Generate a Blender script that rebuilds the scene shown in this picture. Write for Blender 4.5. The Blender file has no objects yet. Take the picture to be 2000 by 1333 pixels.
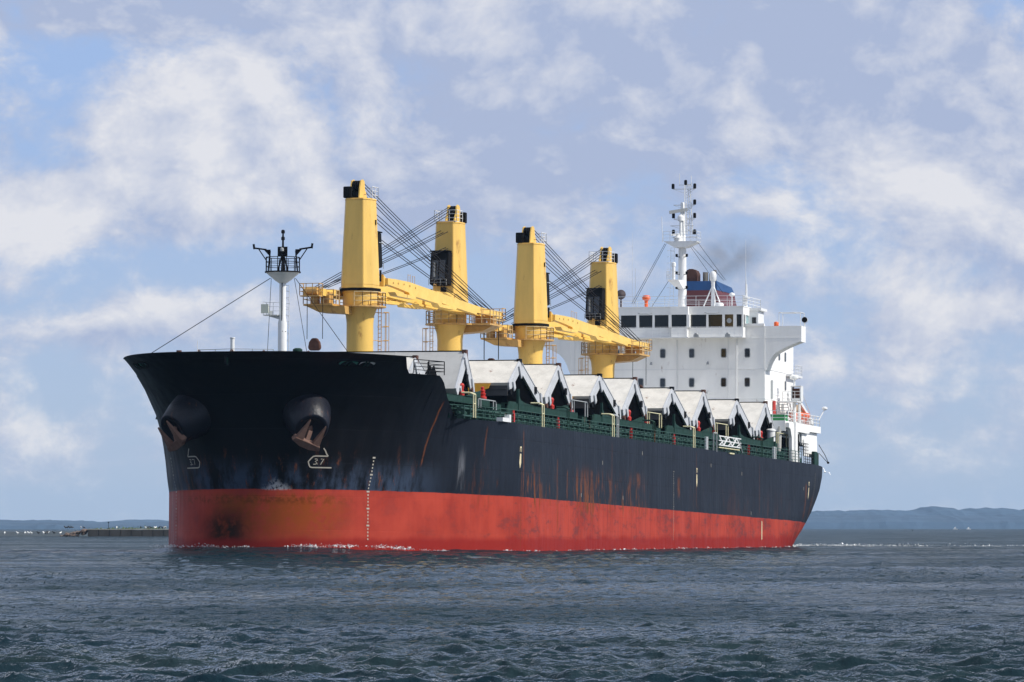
import bpy, bmesh, math, random
import numpy as np
from mathutils import Vector, Matrix
R = math.radians
random.seed(7)
rng = np.random.default_rng(7)
scn = bpy.context.scene
COL = scn.collection

# ------------------------------------------------------------------ camera
EYE = 1.88
cam_d = bpy.data.cameras.new('camera')
cam = bpy.data.objects.new('camera', cam_d); COL.objects.link(cam)
cam.location = (0, 0, EYE)
cam.rotation_euler = (R(90) + math.atan(363.5 / 10500), 0, 0)
cam_d.sensor_width = 36; cam_d.lens = 36 * 10500 / 2000
cam_d.clip_start = 1; cam_d.clip_end = 60000
scn.camera = cam

# ------------------------------------------------------------------ light
PHI = R(15.35); TRIM = R(1.02)
SUN_EL = R(41)
# the sun stands on the ship's port beam
sun_h = Vector((math.cos(PHI), -math.sin(PHI), 0)) * math.cos(R(2)) - Vector((math.sin(PHI), math.cos(PHI), 0)) * math.sin(R(2))
sun_dir = Vector((sun_h.x * math.cos(SUN_EL), sun_h.y * math.cos(SUN_EL), math.sin(SUN_EL)))
sd = bpy.data.lights.new('sun', 'SUN'); sd.energy = 4.6; sd.angle = R(0.5); sd.color = (1, .95, .87)
so = bpy.data.objects.new('sun', sd); COL.objects.link(so)
so.rotation_euler = sun_dir.to_track_quat('Z', 'Y').to_euler()
scn.view_settings.view_transform = 'Standard'; scn.view_settings.look = 'None'
scn.view_settings.gamma = 1; scn.view_settings.exposure = 0.0; scn.view_settings.use_curve_mapping = False


class NT:
    def __init__(s, tree): s.t = tree; s.n = tree.nodes; s.l = tree.links
    def new(s, ty, **k):
        n = s.n.new(ty)
        for a, b in k.items(): setattr(n, a, b)
        return n
    def put(s, sock, v):
        if v is None: return
        if isinstance(v, bpy.types.NodeSocket): s.l.new(v, sock)
        elif isinstance(v, (tuple, list)) and len(v) == 3 and sock.type == 'RGBA': sock.default_value = (*v, 1)
        else: sock.default_value = v
    def m(s, op, a, b=None, c=None, clamp=False):
        n = s.new('ShaderNodeMath', operation=op, use_clamp=clamp)
        s.put(n.inputs[0], a); s.put(n.inputs[1], b); s.put(n.inputs[2], c); return n.outputs[0]
    def v(s, op, a, b=None):
        n = s.new('ShaderNodeVectorMath', operation=op); s.put(n.inputs[0], a); s.put(n.inputs[1], b)
        return n.outputs['Value'] if op in ('LENGTH', 'DOT_PRODUCT', 'DISTANCE') else n.outputs[0]
    def noise(s, vec, scale, detail=4, rough=.55, dist=0, lac=2.0):
        n = s.new('ShaderNodeTexNoise'); s.put(n.inputs['Vector'], vec); n.inputs['Scale'].default_value = scale
        n.inputs['Detail'].default_value = detail; n.inputs['Roughness'].default_value = rough
        n.inputs['Distortion'].default_value = dist; n.inputs['Lacunarity'].default_value = lac
        return n.outputs['Fac']
    def ramp(s, f, a, b, c=0., d=1., smooth=True):
        n = s.new('ShaderNodeMapRange', interpolation_type='SMOOTHSTEP' if smooth else 'LINEAR', clamp=True)
        s.put(n.inputs[0], f); n.inputs[1].default_value = a; n.inputs[2].default_value = b
        n.inputs[3].default_value = c; n.inputs[4].default_value = d; return n.outputs[0]
    def mix(s, f, a, b):
        n = s.new('ShaderNodeMix', data_type='RGBA'); s.put(n.inputs[0], f); s.put(n.inputs[6], a); s.put(n.inputs[7], b)
        return n.outputs[2]
    def sep(s, v):
        n = s.new('ShaderNodeSeparateXYZ'); s.put(n.inputs[0], v); return n.outputs
    def comb(s, x, y, z):
        n = s.new('ShaderNodeCombineXYZ'); s.put(n.inputs[0], x); s.put(n.inputs[1], y); s.put(n.inputs[2], z); return n.outputs[0]


# ------------------------------------------------------------------ sky
wd = bpy.data.worlds.new('World'); scn.world = wd; wd.use_nodes = True
W = NT(wd.node_tree); W.n.clear()
sky = W.new('ShaderNodeTexSky', sky_type='NISHITA')
sky.sun_disc = False; sky.sun_elevation = SUN_EL; sky.sun_rotation = math.atan2(sun_dir.x, sun_dir.y)
sky.air_density = 1.0; sky.dust_density = .6; sky.ozone_density = 3.0
gd = W.new('ShaderNodeTexCoord').outputs['Generated']
dx, dy, dz = W.sep(gd)
SKY_STR = .1
# clear sky, pulled towards the pale blue of humid air low down
hz = W.ramp(dz, 0.0, .11)
tint = W.mix(hz, (.62, .82, 1.22), (.57, .78, 1.22))
tint = W.mix(W.ramp(dz, .1, .6), tint, (.8, .9, 1.1))
clear = W.new('ShaderNodeMix', data_type='RGBA', blend_type='MULTIPLY'); clear.inputs[0].default_value = 1
W.put(clear.inputs[6], sky.outputs[0]); W.put(clear.inputs[7], tint)
# cumulus and stratocumulus fields: noise over direction, steered by broad banks
P = W.v('MULTIPLY', gd, (1, 1, 1.45))
warp = W.noise(P, 22, 3, .5)
Pw = W.v('ADD', P, W.comb(W.m('MULTIPLY', warp, .012), 0, W.m('MULTIPLY', warp, .02)))
n1 = W.noise(Pw, 34, 9, .60)
n2 = W.noise(W.v('ADD', Pw, (3.1, 1.7, .4)), 78, 9, .66)
n0 = W.noise(W.v('ADD', Pw, (7.7, 2.1, 5.4)), 13, 4, .5)


def bank(az, el, ra, re, tilt=0.):
    """a soft cloud bank at an azimuth/elevation (radians) with angular radii"""
    ux = W.m('SUBTRACT', W.m('DIVIDE', dx, W.m('MAXIMUM', dy, .05)), az)
    uz = W.m('SUBTRACT', dz, el)
    c, s_ = math.cos(tilt), math.sin(tilt)
    a = W.m('DIVIDE', W.m('ADD', W.m('MULTIPLY', ux, c), W.m('MULTIPLY', uz, s_)), ra)
    b = W.m('DIVIDE', W.m('SUBTRACT', W.m('MULTIPLY', uz, c), W.m('MULTIPLY', ux, s_)), re)
    d = W.m('ADD', W.m('MULTIPLY', a, a), W.m('MULTIPLY', b, b))
    return W.m('MULTIPLY', W.m('POWER', 2.718, W.m('MULTIPLY', d, -1)), W.m('GREATER_THAN', dy, 0.0))


def px(x, y): return (x - 1000) / 10500., (1030 - y) / 10500.
def add(lst):
    o = None
    for (x, y, rx, ry, t, amp) in lst:
        a, e = px(x, y); b = W.m('MULTIPLY', bank(a, e, rx / 10500., ry / 10500., t), amp)
        o = b if o is None else W.m('ADD', o, b)
    return o


cover = add([(430, 180, 260, 150, .6, .16), (620, 360, 300, 110, -.2, .18), (1500, 120, 700, 180, 0, .2), (60, 430, 220, 90, -.15, .17),
             (1050, 330, 260, 120, 0, .16), (1820, 370, 300, 110, -.35, .12), (330, 610, 300, 42, .12, .14), (1800, 620, 240, 90, 0, .05), (150, 20, 500, 60, 0, .1),
             (120, 150, 130, 100, 0, -.16), (400, 520, 330, 60, 0, -.13), (200, 980, 420, 60, 0, -.16), (1800, 960, 420, 80, 0, -.14), (1550, 470, 160, 80, 0, -.06), (60, 320, 100, 45, 0, -.1)])
light = add([(480, 120, 150, 90, .5, .5), (380, 260, 180, 110, .3, .4), (680, 300, 200, 80, -.2, .4), (80, 440, 200, 80, 0, .6), (330, 600, 220, 30, .1, .5), (1250, 230, 60, 60, 0, .3),
             (1850, 390, 260, 45, -.35, .5), (1700, 250, 200, 50, -.4, .25),
             (1500, 120, 800, 170, 0, -.42), (1000, 320, 230, 70, 0, -.5), (200, 30, 400, 60, 0, -.35), (60, 520, 200, 40, 0, .25), (200, 760, 160, 50, 0, .3), (1500, 380, 120, 60, 0, .12)])
dens = W.m('ADD', W.m('ADD', W.m('MULTIPLY', n1, .62), W.m('MULTIPLY', n2, .38)), cover)
dens = W.m('ADD', dens, W.m('MULTIPLY', W.m('SUBTRACT', n0, .5), .35))
amt = W.ramp(dens, .405, .60)
n3 = W.noise(W.v('ADD', Pw, (1.3, 9.7, 2.2)), 50, 9, .66)
lit = W.m('ADD', W.m('ADD', W.m('ADD', W.m('MULTIPLY', W.m('SUBTRACT', n3, .5), 1.2), W.m('MULTIPLY', W.m('SUBTRACT', n0, .5), .8)), .34), light)
n1b = W.noise(W.v('ADD', Pw, (.0045, 0, .0050)), 34, 9, .60)
relief = W.m('MULTIPLY', W.m('SUBTRACT', n1, n1b), 3.4)
lit = W.m('ADD', W.m('ADD', lit, relief), W.m('MULTIPLY', W.m('SUBTRACT', n2, .5), 1.1), clamp=True)
ccol = W.mix(lit, (.415, .485, .67), (.80, .80, .835))
amt = W.m('MULTIPLY', amt, .92)
# clouds thin out into the haze right above the horizon, and unseen overhead cover is added to whiten the ambient light
amt = W.m('MULTIPLY', amt, W.ramp(dz, .002, .02, .5, 1)); amt = W.m('MAXIMUM', amt, W.ramp(dz, .12, .5, 0, .7))
back = W.new('ShaderNodeVectorMath', operation='SCALE'); W.put(back.inputs[0], clear.outputs[2]); back.inputs[3].default_value = SKY_STR
veil = W.mix(W.ramp(dz, 0, .085, 0, 1), (.48, .585, .76), (.385, .525, .815))
blue = W.mix(W.ramp(dz, .08, .55, .82, .12), back.outputs[0], veil)
ccol = W.mix(W.ramp(dz, .12, .5), ccol, (.70, .76, .87))
allc = W.mix(amt, blue, ccol)
bg = W.new('ShaderNodeBackground'); W.put(bg.inputs[0], allc); bg.inputs[1].default_value = 1.0
wo = W.new('ShaderNodeOutputWorld'); W.l.new(bg.outputs[0], wo.inputs[0])


# ------------------------------------------------------------------ materials
MATS = {}
def mat(name, col, rough=.5, metal=0., dirt=.25, dscale=1.5, rust=0., rcol=(.16, .055, .02), streak=False, bump=0., spec=.5, rs=1.2):
    if name in MATS: return MATS[name]
    m = bpy.data.materials.new(name); m.use_nodes = True; T = NT(m.node_tree)
    b = T.n['Principled BSDF']
    oc = T.new('ShaderNodeTexCoord').outputs['Object']
    v = T.v('MULTIPLY', oc, (1, 1, .22)) if streak else oc
    n = T.noise(v, dscale, 6, .62)
    c = T.mix(T.m('MULTIPLY', T.ramp(n, .35, .7), dirt), col, tuple(x * .62 for x in col))
    if rust > 0:
        r = T.noise(T.v('MULTIPLY', oc, (1, 1, .3)), rs, 8, .68)
        c = T.mix(T.ramp(r, .66 - rust * .22, .78 - rust * .15), c, rcol)
    T.put(b.inputs['Base Color'], c)
    T.put(b.inputs['Roughness'], T.ramp(n, .2, .8, rough * .85, min(1, rough * 1.2)))
    b.inputs['Metallic'].default_value = metal; b.inputs['Specular IOR Level'].default_value = spec
    if bump:
        bp = T.new('ShaderNodeBump'); bp.inputs['Strength'].default_value = bump; bp.inputs['Distance'].default_value = .03
        T.put(bp.inputs['Height'], T.noise(oc, dscale * 2.2, 3, .5)); T.l.new(bp.outputs[0], b.inputs['Normal'])
    MATS[name] = m; return m


YEL = mat('crane_yellow', (.78, .50, .115), .42, dirt=.45, dscale=.7, rust=.30, rcol=(.30, .13, .03), streak=True, rs=1.5, bump=.15)
YEJ = mat('jib_yellow', (.82, .54, .13), .45, dirt=.35, dscale=.9, rust=.38, rs=1.1, bump=.1)
YEP = mat('platform_yellow', (.58, .34, .10), .5, dirt=.5, dscale=1.6, rust=.45, rs=2.0)
WHT = mat('white_paint', (.86, .86, .84), .45, dirt=.26, dscale=.5, rust=.13, streak=True, bump=.25)
WH2 = mat('white_fitting', (.74, .75, .75), .4, dirt=.2, dscale=2)
HAT = mat('hatch_paint', (.66, .635, .58), .65, dirt=.5, dscale=.9, rust=.26, rs=1.8, bump=.5)
HAG = mat('hatch_grey_paint', (.40, .40, .39), .6, dirt=.35, dscale=.8, rust=.08, rs=1.8, bump=.5)
HED = mat('hatch_edge_paint', (.50, .52, .55), .5, dirt=.4, dscale=1.4, rust=.22, rs=2.6)
BLK = mat('black_paint', (.007, .007, .008), .6, dirt=.3, spec=.1)
GLS = mat('window_glass', (.012, .014, .016), .06, dirt=.1, spec=.8)
GRN = mat('deck_green', (.010, .040, .029), .6, spec=.2, dirt=.5, dscale=1.3, rust=.22, rs=1.6)
GRD = mat('deck_dark_green', (.008, .030, .023), .7, spec=.1, dirt=.5, dscale=1.3, rust=.25)
RED = mat('red_paint', (.50, .03, .02), .4, dirt=.3, dscale=3)
ORG = mat('orange_paint', (.80, .13, .025), .4, dirt=.2, dscale=3)
RST = mat('rusty_steel', (.085, .03, .016), .75, dirt=.6, dscale=3, bump=.4)
ANC = mat('anchor_steel', (.17, .092, .066), .7, dirt=.6, dscale=3, bump=.4, rust=.3)
WIR = mat('wire_rope', (.014, .014, .017), .7, dirt=.2, spec=.1)
CRM = mat('cream_paint', (.62, .58, .36), .5, dirt=.4, dscale=3, rust=.2)
OCH = mat('ochre_paint', (.85, .42, .03), .45, dirt=.2)
FBL = mat('funnel_blue', (.010, .062, .19), .4, dirt=.25, dscale=.8)
FMR = mat('funnel_maroon', (.13, .03, .035), .45, dirt=.4, dscale=.8)
STL = mat('exhaust_steel', (.30, .27, .22), .4, metal=.6, dirt=.5, dscale=2)
GRY = mat('grey_paint', (.33, .35, .36), .5, dirt=.3)


# ------------------------------------------------------------------ mesh builder
class MB:
    def __init__(s): s.V = []; s.F = []
    def add(s, vs, fs):
        o = len(s.V); s.V += [tuple(v) for v in vs]; s.F += [tuple(i + o for i in f) for f in fs]; return s
    def box(s, x0, x1, y0, y1, z0, z1):
        v = [(x, y, z) for x in (x0, x1) for y in (y0, y1) for z in (z0, z1)]
        return s.add(v, [(0, 1, 3, 2), (4, 6, 7, 5), (0, 4, 5, 1), (2, 3, 7, 6), (0, 2, 6, 4), (1, 5, 7, 3)])
    def loop2(s, A, B):
        """solid between two matching polygons"""
        n = len(A); f = [(i, (i + 1) % n, n + (i + 1) % n, n + i) for i in range(n)]
        return s.add(list(A) + list(B), f + [tuple(range(n))[::-1], tuple(range(n, 2 * n))])
    def prism(s, poly, ax, a, b):
        def q(u, v, w): return {'x': (w, u, v), 'y': (u, w, v), 'z': (u, v, w)}[ax]
        return s.loop2([q(u, v, a) for u, v in poly], [q(u, v, b) for u, v in poly])
    def rod(s, p0, p1, r0, r1=None, n=6):
        r1 = r0 if r1 is None else r1
        p0 = Vector(p0); p1 = Vector(p1); d = (p1 - p0)
        if d.length < 1e-6: return s
        d.normalize(); u = d.orthogonal().normalized(); w = d.cross(u)
        A = [p0 + (u * math.cos(t) + w * math.sin(t)) * r0 for t in [2 * math.pi * i / n for i in range(n)]]
        B = [p1 + (u * math.cos(t) + w * math.sin(t)) * r1 for t in [2 * math.pi * i / n for i in range(n)]]
        return s.loop2(A, B)
    def path(s, pts, r, n=5):
        for a, b in zip(pts, pts[1:]): s.rod(a, b, r, n=n)
        return s
    def bar(s, p0, p1, w, h):
        p0 = Vector(p0); p1 = Vector(p1); d = (p1 - p0).normalized()
        u = d.cross(Vector((0, 0, 1)));
        if u.length < .01: u = Vector((0, 1, 0))
        u.normalize(); k = u.cross(d)
        q = [(-w / 2, -h / 2), (w / 2, -h / 2), (w / 2, h / 2), (-w / 2, h / 2)]
        return s.loop2([p0 + u * a + k * b for a, b in q], [p1 + u * a + k * b for a, b in q])
    def lathe(s, c, prof, n=24, ax=(0, 0, 1)):
        ax = Vector(ax).normalized(); u = ax.orthogonal().normalized(); w = ax.cross(u); c = Vector(c)
        vs = []; fs = []
        for r, h in prof:
            for i in range(n):
                t = 2 * math.pi * i / n; vs.append(c + ax * h + (u * math.cos(t) + w * math.sin(t)) * max(r, 1e-4))
        for j in range(len(prof) - 1):
            for i in range(n): fs.append((j * n + i, j * n + (i + 1) % n, (j + 1) * n + (i + 1) % n, (j + 1) * n + i))
        fs.append(tuple(range(n))[::-1]); fs.append(tuple(range((len(prof) - 1) * n, len(prof) * n)))
        return s.add(vs, fs)
    def rail(s, pts, h=1.05, n=3, gap=1.5, r=.025):
        for k in range(n):
            z = h * (k + 1) / n
            s.path([(p[0], p[1], p[2] + z) for p in pts], r if k < n - 1 else r * 1.2, 4)
        for a, b in zip(pts, pts[1:]):
            a = Vector(a); b = Vector(b); L = (b - a).length; m = max(1, round(L / gap))
            for i in range(m + 1):
                p = a.lerp(b, i / m); s.rod(p, p + Vector((0, 0, h)), r * 1.2, n=4)
        return s
    def ladder(s, p0, p1, w=(0, .5, 0), r=.03, step=.33):
        p0 = Vector(p0); p1 = Vector(p1); w = Vector(w) / 2
        s.rod(p0 - w, p1 - w, r, n=4); s.rod(p0 + w, p1 + w, r, n=4)
        L = (p1 - p0).length; m = int(L / step)
        for i in range(m + 1):
            p = p0.lerp(p1, i / max(m, 1)); s.rod(p - w, p + w, r * .8, n=4)
        return s
    def build(s, name, material, parent=None, smooth=False, ship=True, bevel=0, angle=35):
        me = bpy.data.meshes.new(name)
        me.from_pydata([(v[0], -v[1], v[2]) if ship else tuple(v) for v in s.V], [], s.F)
        bm = bmesh.new(); bm.from_mesh(me)
        if bevel:
            ed = [e for e in bm.edges if len(e.link_faces) == 2 and e.calc_face_angle(0) > .6]
            bmesh.ops.bevel(bm, geom=ed, offset=bevel, segments=2, affect='EDGES', clamp_overlap=True)
        bmesh.ops.recalc_face_normals(bm, faces=bm.faces); bm.to_mesh(me); bm.free()
        me.materials.append(material)
        o = bpy.data.objects.new(name, me); COL.objects.link(o)
        if smooth:
            me.polygons.foreach_set('use_smooth', [True] * len(me.polygons))
            me.set_sharp_from_angle(angle=R(angle))
        if parent: o.parent = parent
        return o


def empty(name, parent=None, loc=(0, 0, 0), rz=0.):
    o = bpy.data.objects.new(name, None); COL.objects.link(o); o.empty_display_size = .5
    o.location = loc; o.rotation_euler = (0, 0, rz)
    if parent: o.parent = parent
    return o


def tag(o, label, cat, group=None, kind=None):
    if label: o['label'] = label
    if cat: o['category'] = cat
    if group: o['group'] = group
    if kind: o['kind'] = kind
    return o


def dup(o, parent=None):
    c = o.copy(); COL.objects.link(c); c.parent = parent
    for ch in list(o.children): dup(ch, c)
    return c


# ------------------------------------------------------------------ ship frame: x aft, y starboard, z up, origin on deck at the first crane
aft = Vector((math.sin(PHI) * math.cos(TRIM), math.cos(PHI) * math.cos(TRIM), -math.sin(TRIM)))
port = Vector((math.cos(PHI), -math.sin(PHI), 0))
upv = aft.cross(-port)
ORI = Vector((-11.92, 419.8, 9.80))
SM = Matrix(((aft.x, -port.x, upv.x, ORI.x), (aft.y, -port.y, upv.y, ORI.y), (aft.z, -port.z, upv.z, ORI.z), (0, 0, 0, 1)))
ship = empty('cargo_ship'); ship.matrix_world = SM
tag(ship, 'large black and red cargo ship with yellow deck cranes under way', 'cargo ship')


def place(o, s, p, z):
    """stand a separate thing on the ship (top level, its own world position)"""
    o.matrix_world = SM @ Matrix.Translation((s, -p, z)); return o


# ------------------------------------------------------------------ hull form
VZ = [(-12, 0), (-5.6, 0), (-4.65, .04), (-3.19, .085), (-2.12, .13), (-1.05, .187), (.38, .31), (1.55, .456), (2.51, .624), (3.48, .804), (4.16, 1.0), (6, 1.3)]
S0 = [(-12, 76), (-9, 85), (-7.86, 88.4), (-7.15, 90), (-6.4, 92.2), (-5.39, 94.7), (-4.53, 96.7), (-3.15, 99.2), (-2.17, 100.7), (-.93, 101.8), (.23, 102.1), (2, 102.3)]
def vz(z): return float(np.interp(z, [a for a, _ in VZ], [b for _, b in VZ]))
def s0z(z): return float(np.interp(z, [a for a, _ in S0], [b for _, b in S0]))
def bowp(z):
    v = vz(z); return -27 - 6.4 * v, 26.84 - 4.54 * v, 1.23 + .18 * v, 2.51 + .44 * v
def halfw(s, z):
    if s <= 40:
        sb, Le, a, b = bowp(z); t = min(1, max(0, (s - sb) / Le)); w = 13.6 * (1 - (1 - t) ** a) ** (1 / b)
        return w
    t = min(1, max(0, (s - s0z(z)) / 34)); return 13.6 * (1 - t * t) ** .6
def smin(z): return bowp(z)[0]
def send(z): return min(126., s0z(z) + 33.99)


KEEL = -12.0
def topz(s):
    return float(np.interp(s, [-40, -23.01, -22.99, -18.6, -17.9, -17.0, -15.6, -14.5], [4.16, 4.16, 3.0, 3.0, 2.5, 1.4, .15, 0]))
def hull_mesh():
    cols = []
    NV = 60
    for u in list(np.linspace(0, 1, 110)):
        g = u ** 2.1; sd_ = smin(3.5) + (0 - smin(3.5)) * g; T = topz(sd_)
        col = []
        for j in range(NV + 1):
            z = KEEL + (T - KEEL) * j / NV; s = smin(z) + (0 - smin(z)) * g; col.append((s, halfw(s, z) if g > 0 else 0., z))
        cols.append(col)
    for s in np.linspace(4, 72, 18): cols.append([(s, 13.6, KEEL + (0 - KEEL) * j / NV) for j in range(NV + 1)])
    for u in np.linspace(0, 1, 46):
        col = []
        for j in range(NV + 1):
            z = KEEL + (0 - KEEL) * j / NV; e = send(z); s = 74 + (e - 74) * (1 - (1 - u) ** 1.6); col.append((s, halfw(s, z), z))
        cols.append(col)
    V = []; F = []; n = NV + 1
    for sg in (1, -1):
        o = len(V)
        for c in cols: V += [(a, sg * b, z) for a, b, z in c]
        for i in range(len(cols) - 1):
            for j in range(NV): F.append((o + i * n + j, o + (i + 1) * n + j, o + (i + 1) * n + j + 1, o + i * n + j + 1))
    N = len(cols); last = (N - 1) * n; half = N * n
    for j in range(NV): F.append((last + j, half + last + j, half + last + j + 1, last + j + 1))
    return V, F


def hull_material():
    m = bpy.data.materials.new('hull_paint'); m.use_nodes = True; T = NT(m.node_tree); b = T.n['Principled BSDF']
    oc = T.new('ShaderNodeTexCoord').outputs['Object']; X, Y, Z = T.sep(oc)
    vst = T.v('MULTIPLY', oc, (1, 1, .1))          # run-down streaks
    vst2 = T.v('MULTIPLY', oc, (2.5, 2.5, .12))
    st = T.noise(vst, .9, 7, .65); st2 = T.noise(vst2, 1.2, 6, .65); cl = T.noise(oc, .22, 5, .6); fine = T.noise(oc, 3.0, 6, .7)
    # black topsides: glossy black forward, chalked blue-grey along the side
    chalk = T.m('MULTIPLY', T.ramp(X, -24, -6), T.ramp(T.m('ADD', st, T.m('MULTIPLY', cl, 1.0)), .7, 1.4, .55, 1.0))
    blk = T.mix(chalk, (.003, .0032, .005), (.017, .022, .034))
    rp0 = T.noise(T.v('MULTIPLY', oc, (1, 1, .6)), .8, 7, .7)
    low = T.m('MULTIPLY', T.ramp(Z, -2.9, -5.0), T.ramp(X, -12, -20))
    blk = T.mix(T.m('MULTIPLY', low, T.ramp(T.m('ADD', T.m('MULTIPLY', st, .5), T.m('MULTIPLY', rp0, .5)), .42, .6, .0, .95)), blk, (.035, .052, .088))
    blk = T.mix(T.m('MULTIPLY', T.ramp(st2, .62, .78), .35), blk, (.016, .014, .018))
    # plating seams
    def seam(sock, period, w):
        f = T.m('FRACT', T.m('DIVIDE', sock, period)); return T.ramp(T.m('ABSOLUTE', T.m('SUBTRACT', f, .5)), w / period, 0)
    sm = T.m('MAXIMUM', seam(Z, 2.45, .045), T.m('MULTIPLY', seam(X, 9.3, .05), .7))
    blk = T.mix(T.m('MULTIPLY', sm, .75), blk, (.010, .010, .013))
    # red boot topping
    rd = T.mix(T.ramp(cl, .35, .7), (.38, .052, .032), (.27, .032, .021))
    rd = T.mix(T.m('MULTIPLY', T.ramp(st2, .48, .74), T.ramp(X, -8, 25, .2, .75)), rd, (.17, .020, .018))
    scuff = T.noise(T.v('MULTIPLY', oc, (.35, 1, 1.2)), 1.1, 8, .72)
    rd = T.mix(T.m('MULTIPLY', T.ramp(T.m('ADD', scuff, T.m('MULTIPLY', T.m('SUBTRACT', cl, .5), .5)), .50, .64), T.ramp(X, -16, 4, .2, .75)), rd, (.13, .035, .035))
    rd = T.mix(T.m('MULTIPLY', T.m('MULTIPLY', seam(Z, 1.2, .04), .3), T.ramp(X, 5, 30)), rd, (.2, .03, .03))
    # rust stain at the stem
    bz = T.m('MULTIPLY', T.m('MULTIPLY', T.ramp(X, -22.5, -26), T.ramp(Y, 4.0, 1.5)), T.ramp(T.m('ADD', Z, T.m('MULTIPLY', T.m('SUBTRACT', st, .5), 2.2)), -5.7, -6.4))
    bz = T.m('MULTIPLY', bz, T.ramp(Z, -9.9, -7.4, .25, 1))
    rd = T.mix(T.m('MULTIPLY', bz, T.ramp(T.m('ADD', T.m('MULTIPLY', fine, .5), T.m('MULTIPLY', T.noise(oc, .7, 5, .6), .5)), .36, .56, .1, 1)), rd, (.25, .055, .012))
    topb = T.m('MULTIPLY', T.m('MULTIPLY', T.ramp(X, -22, -26), T.ramp(T.m('ABSOLUTE', T.m('ADD', Z, 6.35)), .5, .1)), T.ramp(fine, .42, .6))
    rd = T.mix(T.m('MULTIPLY', topb, .6), rd, (.10, .03, .008))
    stem = T.m('MULTIPLY', T.ramp(T.m('ABSOLUTE', T.m('SUBTRACT', Y, 2.0)), 3.2, .4), T.ramp(X, -23, -25))  # shade of a bulbous bow, painted as a dark patch
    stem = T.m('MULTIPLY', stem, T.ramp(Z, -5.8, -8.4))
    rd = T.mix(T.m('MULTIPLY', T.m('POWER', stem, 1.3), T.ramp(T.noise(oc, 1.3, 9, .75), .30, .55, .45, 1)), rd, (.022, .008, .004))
    # wet band at the waterline
    X2 = T.m('ADD', Z, T.m('MULTIPLY', X, -.0178))
    wet = T.ramp(T.m('ADD', X2, T.m('MULTIPLY', T.noise(T.v('MULTIPLY', oc, (1, 1, .2)), .35, 5, .6), .9)), -8.05, -8.6)
    rd = T.mix(T.m('MULTIPLY', wet, .85), rd, (.22, .015, .012))
    edge = T.m('ADD', Z, T.m('MULTIPLY', T.m('SUBTRACT', T.noise(oc, .6, 6, .7), .5), .16))
    isr = T.ramp(edge, -5.60, -5.64)
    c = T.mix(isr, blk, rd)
    # rust: patches gathered above the boot line, and single weeps from the scuppers
    band = T.m('MULTIPLY', T.ramp(Z, -2.2, -4.9), T.ramp(Z, -7.0, -5.9))
    rp = T.noise(T.v('MULTIPLY', oc, (1.9, 1.9, .42)), .95, 9, .74)
    area = T.noise(T.v('MULTIPLY', oc, (1, 1, 0)), .075, 2, .5)
    ra = T.m('MULTIPLY', T.ramp(T.m('ADD', rp, T.m('MULTIPLY', T.m('SUBTRACT', area, .5), .8)), .54, .66), T.m('MULTIPLY', band, T.m('ADD', T.m('MULTIPLY', T.ramp(X, -12, 0), T.ramp(X, 44, 26)), .22)))
    bowr = T.m('MULTIPLY', T.ramp(X, -14, -20), T.m('MULTIPLY', T.ramp(Z, -1.8, -4.5), T.ramp(Z, -6, -5.5)))
    ra = T.m('MAXIMUM', ra, T.m('MULTIPLY', bowr, T.ramp(rp, .56, .66)))
    for (x0, w, z0, z1, amp) in [(-1.0, .16, -.3, -5.6, .8), (-1.4, .10, -3.4, -9.5, .7), (26.6, .13, -.4, -5.4, .5), (56.5, .14, -.2, -5.2, .5), (81.6, .14, -.4, -5.4, .45),
                                 (102.0, .4, -1.8, -5.4, .8), (106.2, .5, -2.9, -5.2, .7), (50.0, .7, -2.6, -4.4, .7), (4.5, .9, -4.2, -5.8, .6), (35.7, .8, -2.6, -4.0, .7), (-17.1, .14, 1.3, -3.6, .9), (-8.5, .16, -.3, -2.6, .6),
                                 (12.2, .22, -3.0, -5.5, .8), (9.1, .3, -2.2, -8, .5), (20.0, .5, -2.8, -7.2, .6), (26.0, .5, -3.3, -6.5, .6)]:
        wob = T.m('MULTIPLY', T.m('SUBTRACT', T.noise(T.v('MULTIPLY', oc, (1, 1, 1)), .5, 3, .5), .5), w * 2.5)
        xx = T.m('ADD', X, wob)
        if x0 == -17.1: xx = T.m('ADD', xx, T.m('MULTIPLY', T.m('ADD', Z, 3.6), -.22)); 
        g = T.m('MULTIPLY', T.ramp(T.m('ABSOLUTE', T.m('SUBTRACT', xx, x0)), w, w * .25), T.m('MULTIPLY', T.ramp(Z, z0, z0 - .5), T.ramp(Z, z1 - .3, z1 + .4)))
        if x0 < -2: g = T.m('MULTIPLY', g, T.m('LESS_THAN', Y, 0))
        ra = T.m('MAXIMUM', ra, T.m('MULTIPLY', g, T.m('MULTIPLY', T.ramp(fine, .3, .55, .4, 1), amp)))
    rc = T.mix(fine, (.07, .022, .010), (.21, .065, .016))
    c = T.mix(T.m('MULTIPLY', ra, .85), c, rc)
    # pale rub marks where tugs and fenders have been
    rub = T.m('MULTIPLY', T.ramp(T.noise(T.v('MULTIPLY', oc, (1.6, 1.6, .5)), 1.5, 8, .75), .72, .82), T.m('MULTIPLY', T.ramp(Z, -1, -3.5), T.ramp(Z, -9.5, -6)))
    c = T.mix(T.m('MULTIPLY', rub, .5), c, (.35, .36, .38))
    g = T.m('MULTIPLY', T.ramp(T.m('ABSOLUTE', T.m('SUBTRACT', T.m('ADD', X, T.m('MULTIPLY', Z, .1)), -12.1)), .75, .1), T.m('MULTIPLY', T.ramp(Z, -1.6, -4.6), T.ramp(Z, -5.5, -5.2)))
    g = T.m('MULTIPLY', g, T.m('LESS_THAN', Y, 0))
    c = T.mix(T.m('MULTIPLY', T.m('MULTIPLY', g, T.ramp(st2, .4, .62)), .7), c, (.25, .26, .29))
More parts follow.
